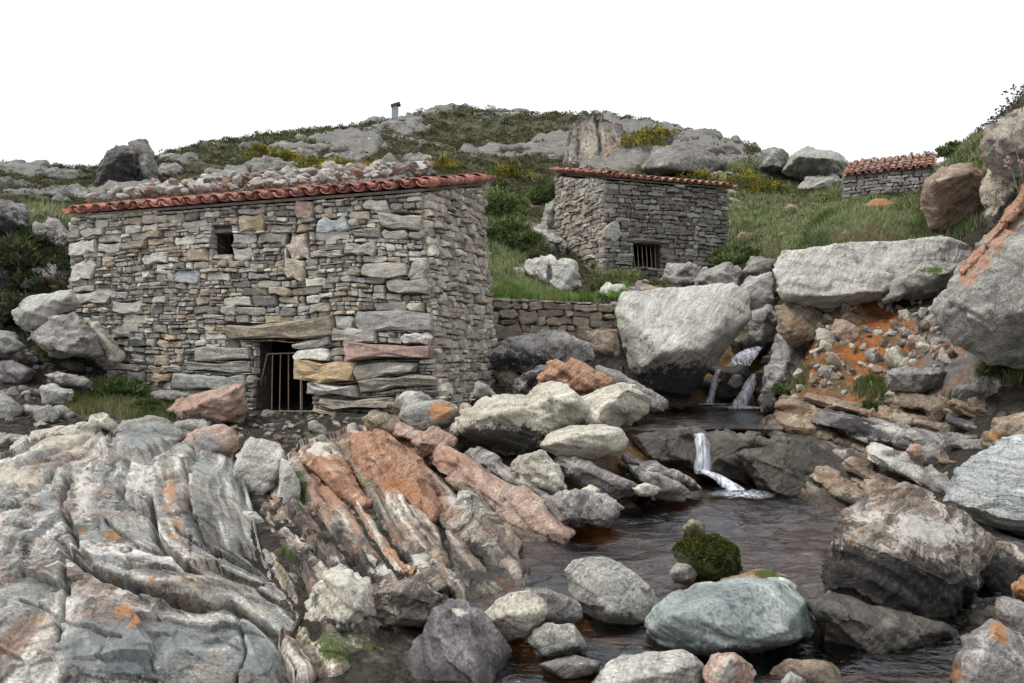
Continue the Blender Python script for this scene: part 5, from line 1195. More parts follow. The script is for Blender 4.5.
R('boulder', 'dark grey mossy block at the right end of the overhanging block', B_, 'grey', [(886, 300), (898, 272), (925, 262), (958, 266), (960, 284), (925, 300)], 11.8, .9, None, 2, .9, [('moss', 932, 270, 18, 8, .6)])
R('boulder', 'round brown weathered boulder below the grassy knoll at the right', B_, 'brown', [(921, 205), (926, 180), (944, 168), (970, 164), (988, 176), (992, 210), (984, 232), (955, 238), (930, 226)], 13.4, 1.4, None, 6, .6, [('dark', 965, 225, 24, 14, .35)])
R('outcrop', 'tall brownish grey crag at the upper right edge', O_, 'beige', [([(982, 158), (988, 132), (1010, 116), (1034, 104), (1090, 88), (1110, 180), (1010, 178)], 11.2, 1.6, None), ([(988, 172), (1024, 160), (1080, 180), (1060, 230), (1000, 236), (984, 215)], 11.6, 1.4, None)], rnd=2, rough=1.0, paint=[('dark', 1010, 200, 26, 30, .6)])
R('flat_rock', 'orange topped slanting rock lying in the grass of the right slope', S_, 'hill', [(818, 238), (842, 218), (876, 200), (896, 204), (897, 214), (862, 226), (836, 240)], 21, 1.2, None, 2, 1, [('orange', 881, 207, 14, 9, 1)])
# --- left side
R('boulder', 'long grey slab leaning against the left end of the near hut', B_, 'pale', [(12, 312), (30, 298), (70, 292), (78, 306), (48, 322), (28, 331)], 11.7, .8, None, 1, .8, dip=.3)
R('boulder', 'rounded dark layered boulder under the long slab left of the near hut', B_, 'slate', [(30, 336), (48, 318), (76, 315), (100, 334), (97, 352), (62, 354), (38, 346)], 11.2, .9, None, 2, 1.1, dip=.2)
R('flat_rock', 'white slanting slab propping the bottom left corner of the near hut', S_, 'tan', [(89, 322), (98, 322), (112, 342), (124, 356), (113, 366), (101, 358)], 11.6, .5, None, 1, 1.2, dip=1.2)
for lab, poly, y, m in (('grey angular rock on the left edge below the dark bushes', [(-20, 325), (2, 332), (24, 346), (10, 356), (-20, 352)], 11.2, 'grey'), ('pale block at the left edge under the dark hollow', [(-20, 396), (2, 390), (22, 406), (16, 424), (-20, 428)], 9.8, 'grey'),
                        ('white square stone in the hollow left of the hut', [(40, 388), (52, 384), (74, 392), (68, 408), (44, 406)], 10.3, 'pale'), ('grey plank like stone in the hollow left of the hut', [(42, 374), (60, 372), (92, 380), (90, 390), (54, 384)], 10.6, 'slate'),
                        ('greenish flat stone at the left edge behind the whaleback', [(-20, 440), (6, 433), (28, 438), (26, 452), (-20, 456)], 8.6, 'grey'), ('brown stone under the greenish flat stone at the left edge', [(-20, 462), (4, 458), (10, 474), (-10, 484), (-30, 478)], 8.0, 'brown'),
                        ('grey stone in the rubble between white square stone and whaleback', [(30, 408), (48, 404), (62, 412), (56, 424), (34, 424)], 9.8, 'grey'), ('dark stone in the shaded hollow at the left edge', [(-10, 366), (10, 360), (34, 370), (26, 386), (-10, 386)], 11.0, 'purple'),
                        ('thin stacked slabs beside the reddish rock at the hut foot', [(150, 393), (160, 390), (192, 393), (190, 400), (154, 401)], 10.6, 'slate')):
    R('boulder', lab, B_, m, poly, y, None, None, 2, 1)
for lab, poly, y, m in (('dark angular rock at the left edge, uppermost of the broken slope beside the hut', [(-20, 214), (0, 200), (24, 206), (30, 226), (8, 238), (-20, 236)], 15.8, 'purple'), ('dark grey jagged rock on the broken slope just left of the hut eave', [(26, 250), (36, 224), (58, 218), (72, 236), (66, 262), (40, 268)], 15.2, 'slate'),
                        ('black rock wall low on the broken slope behind the leaning slab', [(16, 302), (24, 272), (48, 262), (72, 270), (74, 300), (44, 312)], 14.0, 'purple'), ('dark rock face cut by the left edge on the broken slope', [(-30, 300), (-24, 254), (0, 244), (20, 256), (22, 292), (4, 308)], 14.3, 'slate'),
                        ('small dark rock in front of the broken slope at the left edge', [(-10, 326), (0, 306), (18, 304), (24, 318), (10, 330)], 13.0, 'purple')):
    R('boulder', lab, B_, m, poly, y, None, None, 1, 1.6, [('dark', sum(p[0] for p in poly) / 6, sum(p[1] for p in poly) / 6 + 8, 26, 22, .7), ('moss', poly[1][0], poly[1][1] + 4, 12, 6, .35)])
# --- slope between the huts and hill outcrops
for lab, poly, y, th, m, pt in (('pale flat rock slab on the slope left of the middle hut', [(512, 236), (522, 226), (545, 230), (568, 246), (562, 256), (530, 254)], 21.5, 1.0, 'pale', ()), ('big white cracked rock on the slope above the retaining wall', [(524, 290), (526, 262), (548, 257), (576, 264), (580, 284), (566, 298), (540, 298)], 17.6, 1.4, 'pale', [('dark', 549, 272, 3, 12, .8), ('dark', 526, 280, 4, 14, .6)]),
                            ('grey block in the grass between the near hut and the white cracked rock', [(494, 282), (498, 272), (522, 268), (526, 284), (510, 292)], 17.2, .7, 'grey', ()), ('rubble heap rock against the left wall of the middle hut', [(541, 226), (546, 204), (556, 200), (560, 228), (550, 236)], 23.5, .8, 'grey', ()),
                            ('dark flat bench slab under the barred opening of the middle hut', [(664, 282), (672, 277), (704, 278), (708, 290), (684, 294), (668, 292)], 18.8, .8, 'purple', [('dark', 686, 286, 24, 8, .7)]), ('grey sloping rock beside the barred opening of the middle hut', [(660, 282), (668, 266), (690, 262), (704, 270), (698, 282)], 19.4, .8, 'grey', ()),
                            ('pale stone in the grass below the middle hut wall', [(596, 294), (604, 284), (624, 284), (634, 294), (616, 300)], 17.0, .6, 'pale', ()), ('brown stone beside the barred opening, left of the bench slab', [(632, 294), (644, 284), (664, 288), (668, 300), (640, 302)], 17.2, .6, 'brown', ()),
                            ('pale low rock at the right corner of the middle hut', [(706, 290), (716, 278), (740, 284), (738, 296), (716, 298)], 19.2, .7, 'pale', ()), ('pale stone half hidden in the green slope right of the middle hut', [(756, 240), (764, 234), (784, 234), (790, 242), (772, 246)], 25, .7, 'pale', ()),
                            ('upright rock finger on the left skyline', [(130, 190), (126, 152), (132, 141), (146, 140), (153, 152), (158, 180), (148, 192)], 25.5, 1.6, 'hill', [('orange', 134, 158, 3, 6, .5), ('dark', 140, 180, 12, 10, .5)]), ('dark ivy grown crag beside the rock finger on the left skyline', [(92, 198), (100, 166), (112, 150), (124, 146), (136, 152), (140, 190), (118, 204)], 25.2, 2.4, 'purple', [('moss', 112, 158, 20, 12, .35), ('dark', 118, 172, 26, 26, .8)]),
                            ('whitish crag right of the beige cliff on the skyline', [(644, 168), (655, 148), (680, 146), (704, 150), (726, 162), (716, 178), (664, 180)], 42, 5, 'hill', ()),
                            ('dark skyline crag topping the hill in the centre', [(470, 128), (476, 114), (520, 112), (560, 118), (568, 130), (520, 138)], 66, 6, 'hill', [('dark', 520, 126, 60, 14, .25)]), ('bluish white rock patch on the hill under the skyline post', [(350, 156), (356, 142), (368, 136), (382, 140), (390, 154), (370, 160)], 50, 2.5, 'pale', ()),
                            ('left knob of the grey crag beside the far hut', [(758, 168), (762, 152), (772, 147), (784, 150), (790, 168), (774, 178)], 41, 2.6, 'hill', ()), ('broad grey crag with a flat top left of the far hut', [(783, 172), (794, 154), (806, 148), (836, 153), (852, 166), (842, 180), (804, 182)], 40, 3, 'grey', ()),
                            ('lower grey rock under the flat topped crag beside the far hut', [(798, 188), (806, 178), (834, 176), (848, 186), (838, 197), (808, 197)], 38, 2, 'grey', ())):
    th = th * (1.6 if y > 38 else 1)
    R('outcrop' if y > 24 else 'boulder', lab, O_ if y > 24 else B_, m, poly, y, th, None, 1, 1.2, pt, px_res=1.6)
rr = random.Random(77)
for (x0, y0, x1, y1), n, (w0, w1), ms, lab, grp, dpx in (((360, 405, 520, 460), 16, (9, 20), ['brown', 'pink', 'slate', 'grey'], 'angular block jammed between the red slabs and the near hut corner', 'blocks jammed below the near hut corner', .5),
        ((290, 425, 360, 500), 12, (7, 14), ['slate', 'grey', 'brown', 'purple'], 'broken slab piece in the gully under the near hut gate', 'broken slabs in the gully under the gate', .7),
        ((490, 370, 620, 420), 12, (8, 20), ['slate', 'brown', 'grey', 'wet'], 'dark broken slab behind the knobbly cream boulder', 'broken slabs behind the cream boulder', .4),
        ((860, 395, 1010, 480), 8, (9, 18), ['brown', 'slate', 'slate', 'purple', 'brown'], 'angular block broken from the right bank ledges', 'blocks broken from the right bank ledges', .5),
        ((0, 340, 130, 420), 12, (9, 20), ['slate', 'grey', 'purple'], 'broken block in the shaded hollow left of the near hut', 'broken blocks in the hollow left of the hut', .3),
        ((500, 470, 640, 530), 8, (9, 20), ['slate', 'tan', 'wet'], 'thin broken slab at the left shore of the lower pool', 'broken slabs at the lower pool', .6),
        ((560, 650, 900, 683), 8, (14, 30), ['wet', 'brown'], 'dark sunken block on the stream bed near the bottom edge', 'sunken blocks on the stream bed', .2),
        ((815, 306, 940, 380), 26, (6, 15), ['tan', 'brown', 'pink', 'pale', 'slate'], 'larger angular block lodged among the rubble in the orange earth', 'larger blocks in the orange earth', 1.0),
        ((730, 195, 850, 245), 9, (6, 13), ['hill', 'hill', 'brown'], 'low grey rock showing through the grass of the right slope', 'low rocks in the grass of the right slope', .3),
        ((700, 300, 800, 400), 14, (9, 20), ['wet', 'slate', 'wet', 'grey'], 'dark wet block beside the upper waterfalls', 'dark wet blocks beside the upper waterfalls', .4)):
    for k in range(n):
        px, py = rr.uniform(x0, x1), rr.uniform(y0, y1)
        Y = next((Y for Y in np.exp(np.linspace(math.log(3), math.log(38), 240)) if H0 - (float(gz((px - 512) / F * Y, Y)[0]) - CZ) * F / Y < py), None)
        if Y is None: continue
        w = rr.uniform(w0, w1); h = w * rr.uniform(.28, .6); c, sn = math.cos(dpx * rr.uniform(.3, 1.3)), math.sin(dpx * rr.uniform(.3, 1.3))
        pts = [(-1, rr.uniform(-.3, .3)), (-.7, -rr.uniform(.6, 1)), (rr.uniform(-.2, .3), -1), (.8, -rr.uniform(.4, .9)), (1, rr.uniform(-.2, .4)), (.7, .9), (-.6, 1)]
        poly = [(px + w * a * c - h * b * sn, py - h * .5 + w * a * sn + h * b * c) for a, b in pts]
        R('block', lab, 'rock', rr.choice(ms), poly, Y, None, None, 1, 1.0, (), grp, 2.0, dpx)
rr = random.Random(42)
for k in range(46):   # pale ledges breaking through the heath behind the near hut
    px = rr.uniform(150, 420) if k < 30 else rr.choice([rr.uniform(0, 110), rr.uniform(440, 560), rr.uniform(660, 760)])
    py = rr.uniform(152, 190) if k < 30 else rr.uniform(150, 205)
    best = None
    for Y in np.exp(np.linspace(math.log(15), math.log(75), 120)):
        z = float(gz((px - 512) / F * Y, Y)[0])
        if H0 - (z - CZ) * F / Y < py: best = Y; break
    if best is None: continue
    w, h = rr.uniform(9, 30), rr.uniform(5, 11)
    poly = [(px + w * math.cos(a) * rr.uniform(.75, 1.1), py + h * math.sin(a) * rr.uniform(.7, 1.1) - h * .35) for a in np.linspace(0, 6.28, 9)[:-1]]
    R('outcrop', 'low pale grey rock ledge breaking through the heath of the hillside', O_, 'hill', poly, best + .3, None, None, 1, 1.7, (), 'rock ledges in the heath of the hillside', px_res=2.0)
finish_rocks()

# ------------------------------------------------------------------ small loose stones: a few shapes, copied
def blank_stone(seed, n=13, flat=.7, sub=2):
    r = random.Random(seed); bm = bmesh.new()
    pts = []
    for k in range(n):
        z = r.uniform(-1, 1); a = r.uniform(0, 6.28); q = math.sqrt(1 - z * z)
        pts.append((q * math.cos(a) * r.uniform(.8, 1.1), q * math.sin(a) * r.uniform(.6, .9), z * flat * r.uniform(.8, 1)))
    vs = [bm.verts.new(p) for p in pts]
    res = bmesh.ops.convex_hull(bm, input=vs)
    dead = [g for g in res['geom_interior'] + res['geom_unused'] if isinstance(g, bmesh.types.BMVert) and not g.link_faces]
    bmesh.ops.delete(bm, geom=list(set(dead)), context='VERTS')
    bmesh.ops.triangulate(bm, faces=bm.faces[:])
    for _ in range(sub): bmesh.ops.subdivide_edges(bm, edges=bm.edges[:], cuts=1, use_grid_fill=True)
    bmesh.ops.smooth_vert(bm, verts=bm.verts[:], factor=.22, use_axis_x=True, use_axis_y=True, use_axis_z=True)
    bm.verts.ensure_lookup_table()
    v = np.array([x.co[:] for x in bm.verts]); d = fbm(v * 1.8 + seed, 4, seed) * .10 + .30 * chips(v, .8, seed + 9) + .2 * chips(v, .35, seed + 10)
    lay = (smooth(-.2, .2, vnoise(v * np.array([1.1, 1.1, 5.]) + seed, seed + 3)) - .5) * .06
    for x, k in zip(bm.verts, d + lay): x.co *= 1 + k
    me = bpy.data.meshes.new('stone'); bm.to_mesh(me); bm.free()
    return me


PROTO = {}
def stone(name, label, cat, group, mat, loc, size, rs, flat=.7, sub=2):
    key = (mat, flat, sub)
    if key not in PROTO:
        PROTO[key] = []
        for k in range(6):
            me = blank_stone(100 + 7 * k + len(PROTO) * 50, 11 + k, flat, sub); me.materials.append(M[mat]); PROTO[key].append(me)
    o = bpy.data.objects.new(name, rs.choice(PROTO[key]))
    o.location = loc; o.scale = (size * rs.uniform(.8, 1.25), size * rs.uniform(.8, 1.2), size * rs.uniform(.75, 1.15))
    tl = 1.1 if name == 'rubble_stone' else .35
    o.rotation_euler = (rs.uniform(-tl, tl), rs.uniform(-tl, tl), rs.uniform(0, 6.28))
    col.objects.link(o)
    return setp(o, label, cat, group)


rs = random.Random(17)
# stones laid on the near roof
cnt = 0
for k in range(400):
    a = rs.uniform(.15, g1['Lr'] - .85); b = rs.uniform(.10, .99)
    p = g1['O'] + g1['S'] * a + g1['Bk'] * g1['D'] * b + np.array([0, 0, g1['rise'] * b + .22])
    sz = rs.choice([.07, .09, .11, .14, .18])
    stone('roof_stone', 'pale loose stone lying on the red tiles of the near hut roof', 'stone', 'loose stones weighing down the near hut roof', rs.choice(['white', 'white', 'tan', 'white', 'pale', 'pink']), tuple(p + np.array([0, 0, sz * .5 + (.16 * rs.random() if b > .3 else 0)])), sz, rs, .7, 1)
    cnt += 1
    if cnt >= 290: break
for k in range(46):   # far hut's stones along the eave and mid hut's stones
    a = rs.uniform(.1, g3['Lr'] - .1); b = rs.uniform(.05, .95)
    p = g3['O'] + g3['S'] * a + g3['Bk'] * g3['D'] * b + np.array([0, 0, g3['rise'] * b + .2])
    stone('roof_stone', 'small stone lying on the far hut roof', 'stone', 'loose stones on the far hut roof', 'grey', tuple(p), rs.uniform(.06, .12), rs, .7, 1)


def ground_at(px, py, y0=2.5, y1=60):
    for Y in np.exp(np.linspace(math.log(y0), math.log(y1), 260)):
        z = float(gz((px - 512) / F * Y, Y)[0])
        if H0 - (z - CZ) * F / Y < py: return np.array([(px - 512) / F * Y, Y, z])
    return None


ZONES = [  # region on the photo, count, size in pixels, materials, label, group, name
    ((800, 312, 925, 392), 170, (4, 14), ['tan', 'white', 'pink', 'tan', 'brown', 'pale'], 'angular pale rubble stone stuck in the orange earth under the overhanging block', 'rubble stones in the orange earth', 'rubble_stone', .8),
    ((905, 290, 950, 360), 69, (4, 13), ['tan', 'white', 'pink', 'brown'], 'angular pale rubble stone stuck in the orange earth under the overhanging block', 'rubble stones in the orange earth', 'rubble_stone', .8),
    ((180, 412, 350, 446), 80, (4, 12), ['grey', 'slate', 'pale', 'brown', 'tan'], 'small loose stone lying below the iron gate of the near hut', 'loose stones below the near hut gate', 'loose_stone', .7),
    ((0, 350, 110, 430), 60, (5, 13), ['grey', 'slate', 'pale', 'purple'], 'loose grey stone in the shaded hollow left of the near hut', 'loose stones in the hollow left of the near hut', 'loose_stone', .7),
    ((290, 440, 350, 520), 22, (5, 10), ['slate', 'purple', 'wet'], 'dark stone wedged in the gully between slabs', 'dark stones wedged in the gully', 'loose_stone', .6),
    ((480, 380, 620, 470), 30, (5, 11), ['slate', 'grey', 'brown'], 'grey stone wedged around the knobbly cream boulder', 'stones wedged around the cream boulder', 'loose_stone', .6),
    ((500, 500, 600, 560), 16, (6, 13), ['slate', 'wet', 'brown'], 'half drowned stone along the left shore of the lower pool', 'drowned stones along the lower pool', 'pool_stone', .5),
    ((560, 640, 860, 683), 26, (8, 18), ['wet', 'brown', 'slate'], 'brown cobble on the stream bed at the bottom edge', 'cobbles on the stream bed', 'pool_stone', .5),
    ((870, 400, 1000, 470), 34, (5, 11), ['brown', 'brown', 'slate', 'grey'], 'small blocky stone tumbled on the right bank ledges', 'blocky stones on the right bank ledges', 'loose_stone', .35),
    ((690, 260, 790, 350), 44, (5, 14), ['grey', 'hill', 'slate', 'wet'], 'grey stream stone tumbled beside the giant boulder', 'stream stones beside the giant boulder', 'loose_stone', .6),
    ((490, 230, 620, 298), 30, (4, 11), ['pale', 'grey', 'hill'], 'grey stone half sunk in the grassy slope above the retaining wall', 'stones in the grassy slope', 'loose_stone', .6),
    ((610, 272, 720, 302), 18, (4, 10), ['grey', 'purple', 'pale'], 'grey stone on the ground before the middle hut', 'stones before the middle hut', 'loose_stone', .6),
]
for (x0, y0, x1, y1), n, (s0, s1), mats, lab, grp, nm, flat in ZONES:
    for k in range(n):
        if nm == 'rubble_stone' and k % 7: q0 = (q0[0] + rs.gauss(0, 9), q0[1] + rs.gauss(0, 7))
        else: q0 = (rs.uniform(x0, x1), rs.uniform(y0, y1))
        p = ground_at(*q0)
        if p is None: continue
        sz = rs.uniform(s0, s1) / F * p[1] * rs.choice([.45, .55, .8])
        p[2] += sz * .15
        stone(nm, lab, 'stone', grp, rs.choice(mats), tuple(p), sz, rs, flat, 1 if sz * F / p[1] < 6 else 2)

# ------------------------------------------------------------------ water
def sheet(name, pts, z, label, step=.035, wave=1.0):
    pts = np.array(pts, float); x0, y0 = pts.min(0); x1, y1 = pts.max(0)
    nx, ny = int((x1 - x0) / step), int((y1 - y0) / step)
    gx, gy = np.meshgrid(np.linspace(x0, x1, nx), np.linspace(y0, y1, ny))
    x, y = gx.ravel(), gy.ravel()
    xw, yw = x + .12 * fbm(np.c_[x, y, x * 0] * 1.5, 2, 3), y + .12 * fbm(np.c_[x, y, x * 0 + 4] * 1.5, 2, 4)
    cut = .5 + .5 * smooth(-.3, .3, fbm(np.c_[x, y, x * 0] * .9, 3, 9))       # calmer and choppier stretches
    h = .034 * vnoise(np.c_[xw / .30, yw / .17, x * 0], 1) + .022 * vnoise(np.c_[xw / .15 + 3, yw / .10, x * 0 + 2], 2) + .0035 * vnoise(np.c_[xw / .08, yw / .07, x * 0 + 7], 5)
    idx = np.arange(nx * ny).reshape(ny, nx)
    f = np.stack([idx[:-1, :-1], idx[:-1, 1:], idx[1:, 1:], idx[1:, :-1]], -1).reshape(-1, 4)
    o = mk(name, np.c_[x, y, z + h * cut * wave], f, M['water'], smooth_shade=True)
    setp(o, label, kind='structure'); return o
sheet('water', [(-1.0, 2.2), (3.2, 10.0)], 0.0, 'clear brown water of the lower pool')
sheet('water', [(1.25, 10.05), (5.2, 16.0)], .60, 'dark brown water of the upper pool', .05, .6)


def fall(label, top, bottom, w0, w1, bulge, seed, splash=None):
    """a strip of falling white water with body: top and bottom are points"""
    r = random.Random(seed); n, m = 26, 9
    top, bottom = np.array(top), np.array(bottom); v = []; at = []
    for side in (0, 1):
        for i in range(n):
            t = i / (n - 1)
            c = top * (1 - t) + bottom * t; c[2] = top[2] + (bottom[2] - top[2]) * t ** 1.5
            c[1] -= bulge * math.sin(math.pi * min(1, t * 1.1)) * .5
            c[0] += .03 * math.sin(t * 9 + seed) * w1
            w = w0 + (w1 - w0) * t + .1 * w0 * math.sin(t * 13 + seed)
            for j in range(m):
                s = j / (m - 1) * 2 - 1
                th = .05 * math.cos(s * math.pi / 2) * (1 if not side else -.2) + .003 * r.uniform(-1, 1) * (1 - side)
                v.append(c + np.array([s * w / 2, -th, th * .4])); at.append((1 - .55 * abs(s) ** 3) * (.75 + .25 * t))
    f = []
    for side in (0, 1):
        b = side * n * m
        for i in range(n - 1):
            for j in range(m - 1):
                q = (b + i * m + j, b + i * m + j + 1, b + (i + 1) * m + j + 1, b + (i + 1) * m + j); f.append(q if side else q[::-1])
    o = mk('waterfall', np.array(v), f, M['foam'], smooth_shade=True, attrs={'foam': at})
    setp(o, label, 'waterfall', 'little waterfalls of the stream')
    if splash:   # white water spreading where it strikes the pool
        z, rx, ry = splash; k = 26; g = np.linspace(-1, 1, k); gx, gy = np.meshgrid(g, g); gx, gy = gx.ravel(), gy.ravel()
        rr_ = np.sqrt(gx ** 2 + gy ** 2) + .25 * fbm(np.c_[gx * 2, gy * 2, gx * 0 + seed], 3, seed)
        vv = np.c_[bottom[0] + gx * rx, bottom[1] - ry * .5 + gy * ry, z + .045 + .02 * fbm(np.c_[gx * 4, gy * 4, gx * 0], 3, seed)]
        ix = np.arange(k * k).reshape(k, k); ff = np.stack([ix[:-1, :-1], ix[:-1, 1:], ix[1:, 1:], ix[1:, :-1]], -1).reshape(-1, 4)
        mk('foam', vv, ff, M['foam'], o, smooth_shade=True, attrs={'foam': np.clip(1.1 - rr_ * 1.2, 0, .9)})
fall('narrow white waterfall falling beside the giant boulder into the upper pool', P(719, 370, 15.0), P(709, 404, 14.3), .09, .15, .1, 1, (.60, .45, .35))
fall('wider slanting white waterfall falling into the upper pool from the wet rock wall', P(756, 374, 14.3), P(738, 409, 13.6), .13, .30, .2, 2, (.60, .6, .4))
fall('white waterfall spilling over the black sill into the lower pool', P(700, 434, 9.42), P(703, 474, 9.2), .14, .19, .12, 3)
fall('foaming run of white water below the black sill sliding to the right', P(701, 470, 9.2), P(738, 491, 8.8), .14, .22, .1, 4, (0.0, .40, .32))
fall('thin white rapid above the upper waterfalls at the right of the giant boulder', P(762, 343, 15.7), P(738, 366, 14.9), .3, .45, .1, 5)
# low foam ripples on the upper pool
for k, (x0, x1, yy) in enumerate(((690, 742, 406), (640, 700, 433), (735, 790, 438))):
    pass

# ------------------------------------------------------------------ plants
def leaf_cloud(centers, n_per, rad, size, pal, seed, up=.35, flatten=.8):
    r = np.random.default_rng(seed)
    N = len(centers) * n_per
    c = np.repeat(centers, n_per, 0); R_ = np.repeat(rad, n_per); sz = np.repeat(size, n_per) * r.uniform(.6, 1.4, N)
    d = r.normal(size=(N, 3)); d /= np.linalg.norm(d, axis=1)[:, None]
    d[:, 2] = np.abs(d[:, 2]) * flatten
    pos = c + d * (R_ * r.uniform(.35, 1.0, N) ** .6)[:, None]
    a = d + r.normal(size=(N, 3)) * .6; a[:, 2] += up; a /= np.linalg.norm(a, axis=1)[:, None]
    b = np.cross(a, r.normal(size=(N, 3))); b /= np.linalg.norm(b, axis=1)[:, None] + 1e-9
    v = np.stack([pos - b * (sz * .3)[:, None], pos + a * sz[:, None], pos + b * (sz * .3)[:, None]], 1).reshape(-1, 3)
    f = np.arange(N * 3).reshape(-1, 3)
    ci = r.integers(0, len(pal), len(centers)); t = np.array(pal)[np.repeat(ci, n_per)] * r.uniform(.6, 1.4, N)[:, None]
    return v, f, np.repeat(t, 3, 0)


# visible-area weights of ground vertices for scattering
pyg = (H0 - (ZGRID - CZ) * F / np.exp(V))
top_so_far = np.minimum.accumulate(np.where(np.arange(NV)[:, None] >= 0, pyg, 0), axis=0)
vis = (pyg <= np.roll(top_so_far, 1, 0) + 6)
dpy = np.clip(-np.gradient(pyg, axis=0), 0, 40)
pxg = 512 + U * F
inframe = (pxg > -80) & (pxg < 1110)


def scatter(w, n, seed):
    r = np.random.default_rng(seed); w = (w.reshape(NV, NU) * vis * (dpy + .6) * inframe).ravel(); w = w / w.sum()
    k = r.choice(len(w), n, p=w); lu = U.ravel()[k] + r.uniform(-.5, .5, n) * (uu[1] - uu[0]); l = V.ravel()[k] + r.uniform(-.5, .5, n) * (lv[1] - lv[0])
    y = np.exp(l); x = lu * y
    return np.c_[x, y, gz(x, y)], k


mr_ = next(R_ for R_ in ROCKS if 'green moss covered' in R_['label'])['ob']
mv = np.array([vv.co[:] for vv in mr_.data.vertices]) + WORLD[mr_.name]; mn = np.array([vv.normal[:] for vv in mr_.data.vertices])
mq = mv[(mn[:, 2] > .0) & (mv[:, 2] > .06)]; mq = mq[np.random.default_rng(8).choice(len(mq), 1500)]
v, f, t = leaf_cloud(mq, 9, np.full(len(mq), .016), np.full(len(mq), .020), [(.035, .05, .012), (.055, .072, .018), (.085, .10, .03), (.022, .032, .01), (.075, .07, .025)], 9)
mk('moss', v, f, M['leaf'], mr_, tint=t)
heath_pal = [(.035, .042, .020), (.05, .055, .025), (.028, .034, .017), (.075, .07, .033), (.11, .095, .05), (.07, .095, .035), (.055, .038, .036), (.10, .12, .05), (.085, .10, .05)]
grn_w = turf * (Yg > 16) * (fbm(np.c_[Xg, Yg, Zg] / 2.2, 3, 91) > .02)
hp, hk = scatter((heath + .5 * grn_w) * (Yg > 13) * (Yg < 90), 11000, 5)
sc_ = np.clip(hp[:, 1] * .0065, .11, .5)
v, f, t = leaf_cloud(hp, 42, sc_, sc_ * .30, heath_pal, 6)
setp(mk('heath', v, f, M['leaf'], origin=(0, 0, 0), tint=t), 'dark heather and low scrub covering the hillside', kind='stuff')


def grass(w, n, seed, hgt, pal, name, label, lean=.4, wid=.02):
    p, k = scatter(w, n, seed); r = np.random.default_rng(seed + 1)
    h = np.interp(p[:, 1], [9, 14, 24, 36], hgt) * r.uniform(.5, 1.3, n)
    ww = np.maximum(p[:, 1] / F * .55, .006)
    clump = fbm(p / .5, 2, seed)
    a = r.uniform(0, 6.28, n); L = lean * r.uniform(.3, 1.4, n) * h
    tip = p + np.c_[np.cos(a) * L + .25 * h * clump, np.sin(a) * L, h]
    mid = p + np.c_[np.cos(a) * L * .35, np.sin(a) * L * .35, h * .6]
    b = r.uniform(0, 6.28, n); sd = np.c_[np.cos(b), np.sin(b) * .4, b * 0] * ww[:, None]
    p = p - np.array([0, 0, .02])
    v = np.stack([p - sd, p + sd, mid + sd * .7, tip, mid - sd * .7], 1).reshape(-1, 3)
    i = np.arange(n)[:, None] * 5
    f = [tuple(q) for q in (i + np.array([[0, 1, 2, 3, 4]])).tolist()]
    pi = np.clip(((clump + .6) / 1.2 * len(pal)).astype(int) + r.integers(-1, 2, n), 0, len(pal) - 1)
    t = np.array(pal)[pi] * r.uniform(.75, 1.3, n)[:, None]
    setp(mk(name, v, f, M['leaf'], origin=(0, 0, 0), tint=np.repeat(t, 5, 0)), label, kind='stuff')


gpal = [(.10, .115, .05), (.12, .16, .06), (.16, .21, .085), (.22, .26, .13), (.28, .28, .17), (.17, .22, .10), (.22, .19, .11)]
grass(turf * (Yg > 12.3) * (.35 + .65 * smooth(-.15, .2, fbm(np.c_[Xg, Yg, Zg] / 1.6, 3, 93))), 60000, 11, (.12, .17, .19, .24), gpal, 'grass', 'wind swept green grass on the slopes between and above the huts')
grass(turf * (Yg <= 12.3), 9000, 12, (.12, .16, .2, .2), [(.07, .10, .03), (.11, .13, .05), (.15, .15, .07), (.19, .19, .10)], 'grass', 'short grass and herbs in the pockets beside the near hut and right bank')
bright = blob(gpx, gpy, Yg, [(555, 296, 66, 8, 13.8, 16.5, 1), (510, 296, 20, 8, 13.8, 16.5, 1), (618, 294, 10, 8, 13.8, 18, 1)])
grass(bright, 5000, 13, (.1, .14, .2, .2), [(.12, .23, .035), (.15, .28, .05), (.10, .18, .03)], 'grass', 'fresh bright green grass on top of the retaining wall')


def bush(label, group, base, rad, hgt, pal, seed, n=46, per=46, leaf=.09, name='bush', cat='bush'):
    r = np.random.default_rng(seed)
    root = empty(name, tuple(base), label, cat, group)
    d = r.normal(size=(n, 3)); d /= np.linalg.norm(d, axis=1)[:, None]; d[:, 2] = np.abs(d[:, 2])
    c = np.array(base) + d * np.array([rad, rad * .8, hgt]) * (r.uniform(.25, 1, n) ** .5)[:, None]
    v, f, t = leaf_cloud(c, per, np.full(n, rad * .30), np.full(n, leaf), pal, seed + 1)
    mk('foliage', v, f, M['leaf'], root, tint=t)
    m = MB(); rr_ = random.Random(seed)
    for q in range(7):
        m.tube([np.array(base) - (0, 0, .15), np.array(base) * .5 + c[q] * .5 + np.array([0, 0, -.05]), c[q]], [.02, .014, .006], 5)
    m.build('stem', M['wood'], root)
    return root


